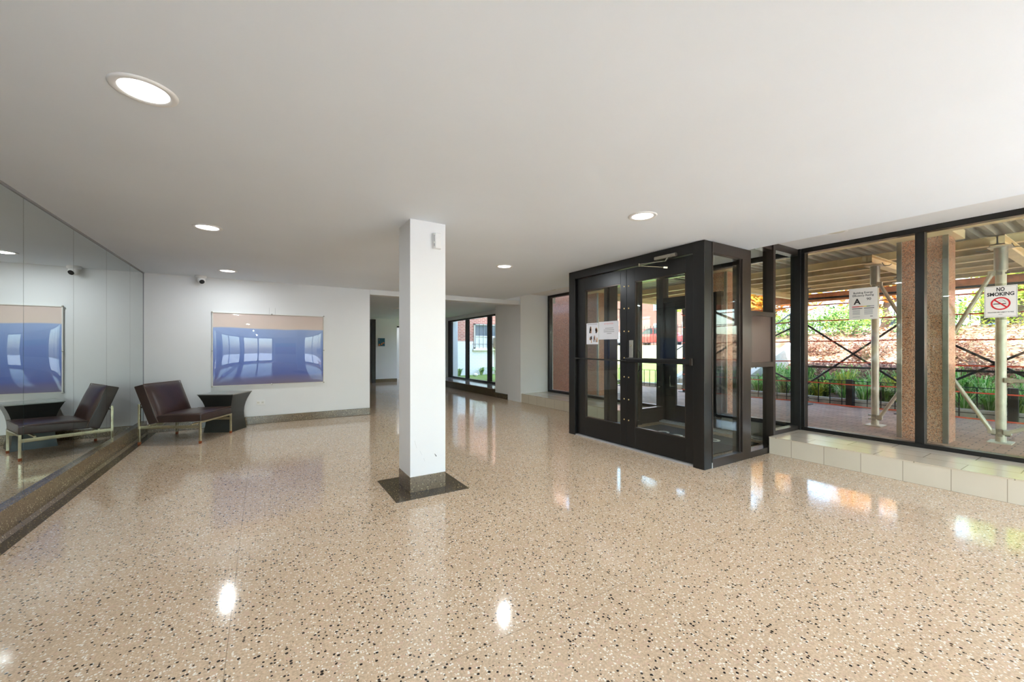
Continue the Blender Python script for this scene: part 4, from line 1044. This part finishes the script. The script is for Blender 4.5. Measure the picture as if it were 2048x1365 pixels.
# bordering plants at the courtyard
for i, (x, y) in enumerate([(8.7, 15.8), (9.1, 15.85), (9.5, 15.8), (8.3, 15.9), (7.2, 15.85), (6.9, 15.9), (9.9, 15.7)]):
    clump((x, y, .12), 40, .34, .22, 'bladegreen' if i < 3 else 'leafgreen', 'low plant at the foot of the courtyard wall, %s' % ('under the air conditioner', 'right of the air conditioner', 'at the right pane edge', 'left of the drain stain', 'behind the left pane', 'leftmost behind the windows', 'farthest right')[i], 'plants along the courtyard wall', 300+i)
o = clump((9.15, 15.55, .12), 30, .16, .2, 'leafred', 'low red flowering plant on the courtyard lawn', None, 311)
tag(MB().lathe((7.75, 15.4, .12), [(.02, 0), (.10, .02), (.12, .07), (.08, .12), (.01, .14)], 12).build('white_rock', M['offwhite'], smooth=True), 'white rock at the courtyard lawn edge', 'rock')
# trees
def tree(loc, h, r, mat, lab, seed, n=2600, size=.13, grp='street trees beyond the garden'):
    rng = random.Random(seed); o = thing('garden_tree', lab, 'tree', loc, grp)
    t_ = MB(); p_ = Vector(loc); pts = [p_+Vector((0, 0, -.2))]
    for k in range(1, 6): pts.append(p_+Vector((rng.uniform(-.12, .12), rng.uniform(-.12, .12), h*.6*k/5)))
    for k in range(5): t_.tube(pts[k], pts[k+1], .16*(1-k*.13), 10, .16*(1-(k+1)*.13))
    for k in range(7):
        a = rng.uniform(0, 6.28); st = pts[3] if k % 2 else pts[5]
        t_.tube(st, st+Vector((math.cos(a)*r*.7, math.sin(a)*r*.7, h*rng.uniform(.12, .35))), .06, 8, .02)
    t_.build('trunk', M['bark'], o, smooth=True)
    mb = MB()
    for k in range(9):
        a = rng.uniform(0, 6.28); rr = r*rng.uniform(0, .65)
        leaf_cloud(mb, (loc[0]+math.cos(a)*rr, loc[1]+math.sin(a)*rr, loc[2]+h*rng.uniform(.5, .95)), (r*.5, r*.5, r*.42), n//9, size, rng, .3)
    mb.build('crown', M[mat], o, fix=False)
    return o
tree((18.6, 8.8, 1.0), 3.6, 1.9, 'leafautumn', 'golden autumn tree beyond the garden steps', 1)
tree((20.2, 5.4, 1.7), 3.2, 1.9, 'leafautumn', 'golden tree behind the slope crest left of the energy sign', 2)
tree((19.6, 2.2, 1.8), 3.0, 1.6, 'leafyellow', 'yellow green tree behind the post of the energy sign', 3)
tree((17.8, -1.6, 1.8), 3.0, 1.6, 'leafyellow', 'light green tree behind the no smoking sign', 4)
tree((20.5, 12.5, .4), 5.5, 2.2, 'leafyellow', 'yellow green tree on the lawn left of the steps', 5)
tree((17.5, 22.5, H(17.5,22.5)-.1), 6.0, 2.2, 'leafgreen', 'green tree at the far end of the lawn', 6)
# street fence
o = thing('street_railing', 'tall black picket railing along the raised street', 'fence', (23.8, 8, 1.55))
MB().box(23.78, 23.82, -10, 30, 2.75, 2.79).box(23.78, 23.82, -10, 30, 1.75, 1.79).build('rail', M['fence'], o)
src = None; sy = 0
for i in range(95):
    yy = -4 + i*.28
    if src is None: src = MB().box(23.785, 23.815, yy-.015, yy+.015, 1.55, 2.95).build('picket', M['fence'], o); sy = yy
    else:
        c_ = src.copy(); COL.objects.link(c_); c_.parent = o; c_.location = (0, yy-sy, 0)
# cars
def car(x, y, z, mat, lab, heading=PI/2, name='parked_car'):
    o = thing(name, lab, 'car', (x, y, z), 'cars parked on the raised street')
    R_ = Matrix.Rotation(heading, 3, 'Z')
    def W(a, b, c_): return Vector((x, y, z)) + R_ @ Vector((a, b, c_))
    body = [(-2.2, .35), (-2.25, .6), (-2.15, .85), (-1.5, .95), (1.1, .98), (2.0, .86), (2.22, .65), (2.2, .35), (1.75, .3), (1.65, .55), (1.4, .66), (1.15, .55), (1.05, .3), (-1.05, .3), (-1.15, .55), (-1.4, .66), (-1.65, .55), (-1.75, .3)]
    MB().prism(body, lambda q: W(q[0], -.86, q[1]), lambda q: W(q[0], .86, q[1])).build('body', M[mat], o, bevel=.04)
    cab = [(-1.75, .94), (-1.15, 1.42), (.25, 1.46), (1.15, .96)]
    MB().prism(cab, lambda q: W(q[0], -.72, q[1]), lambda q: W(q[0], .72, q[1])).build('cabin', M[mat], o, bevel=.04)
    for sgn in (-1, 1):
        for pl_ in ([(-1.5, .98), (-1.08, 1.35), (-.45, 1.38), (-.45, .98)], [(-.38, .98), (-.38, 1.38), (.2, 1.40), (.88, .98)]):
            MB().prism(pl_, lambda q: W(q[0], sgn*.715, q[1]), lambda q: W(q[0], sgn*.735, q[1])).build('side_window', M['carglass'], o)
        for a in (-1.4, 1.4):
            w_ = MB().tube(W(a, sgn*.66, .33), W(a, sgn*.88, .33), .32, 24).build('wheel', M['tyre'], o, smooth=True)
            MB().tube(W(a, sgn*.86, .33), W(a, sgn*.89, .33), .2, 20).build('hub', M['steel'], w_, smooth=True)
        MB().tube(W(2.15, sgn*.6, .68), W(2.24, sgn*.6, .68), .1, 14).build('headlight', M['offwhite'], o)
        MB().bar(W(-2.2, sgn*.55, .75), W(-2.26, sgn*.55, .75), .3, .12).build('tail_light', M['redink'], o)
    return o
car(26.0, 20.6, 1.45, 'carred', 'red parked car seen through the right entrance door', PI/2)
car(26.2, 26.4, 1.45, 'carwhite', 'white parked car left of the red one', PI/2)
car(26.2, 14.0, 1.45, 'carblue', 'blue parked car on the street beyond the steps', PI/2)
car(26.4, 7.5, 1.45, 'carwhite', 'white parked car on the street beyond the slope crest', PI/2)
car(26.4, 1.8, 1.45, 'carblue', 'blue parked car farthest right on the street', PI/2)
# street buildings
def building(x0, x1, y0, y1, z1, mat, lab, nw, nf, zb=1.45):
    o = thing('street_building', lab, 'building', ((x0+x1)/2, (y0+y1)/2, zb), 'buildings across the street')
    MB().box(x0, x1, y0, y1, zb, z1).build('wall', M[mat], o)
    MB().box(x0-.25, x1, y0-.1, y1+.1, z1, z1+.3).build('cornice', M['stone'], o)
    for f_ in range(nf):
        for k in range(nw):
            cy = y0+(y1-y0)*(k+.5)/nw; zz = zb+1.0+f_*3.2
            w_ = MB().box(x0-.06, x0, cy-.75, cy+.75, zz, zz+1.7).build('window', M['offwhite'], o)
            MB().box(x0-.08, x0-.06, cy-.65, cy+.65, zz+.1, zz+.82).box(x0-.08, x0-.06, cy-.65, cy+.65, zz+.9, zz+1.6).build('pane', M['windowdark'], w_)
    return o
building(38, 48, 24, 46, 11, 'redbrick', 'red brick building across the street behind the red car', 6, 3)
building(40, 50, 6, 23, 9, 'lightblock', 'pale building across the street beyond the steps', 5, 2)
building(38, 48, -14, 5, 10, 'redbrick', 'red brick building across the street behind the slope crest', 5, 3)
# courtyard building with barred window and air conditioner
CB = thing('courtyard_building', 'brick building with white painted base beyond the far lobby windows', 'building', (9, 16.4, .1))
MB().box(5.6, 13.5, 16.2, 20, 0.0, 7).build('wall', M['courtbrick'], CB)
wx0, wx1 = 8.06, 8.86
def cwin(wx0, wx1, zt, zb2):
    fr = MB(); t_ = .06
    fr.box(wx0, wx1, 16.12, 16.2, zt-t_, zt); fr.box(wx0, wx1, 16.12, 16.2, zb2, zb2+t_); fr.box(wx0, wx0+t_, 16.12, 16.2, zb2, zt); fr.box(wx1-t_, wx1, 16.12, 16.2, zb2, zt)
    fr.box(wx0, wx1, 16.13, 16.2, (zt+zb2)/2-.02, (zt+zb2)/2+.02)
    f_ = fr.build('window', M['offwhite'], CB)
    MB().box(wx0+t_, wx1-t_, 16.17, 16.19, (zt+zb2)/2, zt-t_).build('upper_pane', M['windowdark'], f_)
    MB().box(wx0+t_, wx1-t_, 16.17, 16.19, zb2+t_, (zt+zb2)/2-.02).build('lower_pane', M['windowshade'], f_)
cwin(8.06, 8.86, 2.43, 1.30); cwin(8.90, 9.75, 2.43, 1.30)
MB().box(8.0, 9.85, 16.06, 16.2, 1.22, 1.30).build('sill', M['offwhite'], CB)
gb = MB()
for k in range(9): gb.tube((8.1+k*.2, 16.08, 1.32), (8.1+k*.2, 16.08, 2.45), .009, 6)
gb.box(7.95, 9.8, 16.07, 16.09, 1.50, 1.515).box(8.05, 9.8, 16.07, 16.09, 2.40, 2.415)
gb.build('window_bars', M['fence'], CB)
AC = thing('air_conditioner', 'beige window air conditioner in the barred courtyard window', 'air conditioner', (9.25, 15.95, 1.36))
MB().box(9.02, 9.62, 15.72, 16.1, 1.36, 1.80).build('housing', M['acbody'], AC, bevel=.01)
mb = MB()
for k in range(9): mb.box(9.08+k*.055, 9.10+k*.055, 15.712, 15.722, 1.42, 1.74)
mb.build('grille', M['ink'], AC)
MB().tube((9.15, 16.17, .15), (9.15, 16.17, 1.25), .012, 8).build('drain_pipe', plain('stained pipe', (166, 146, 84), .7), CB)
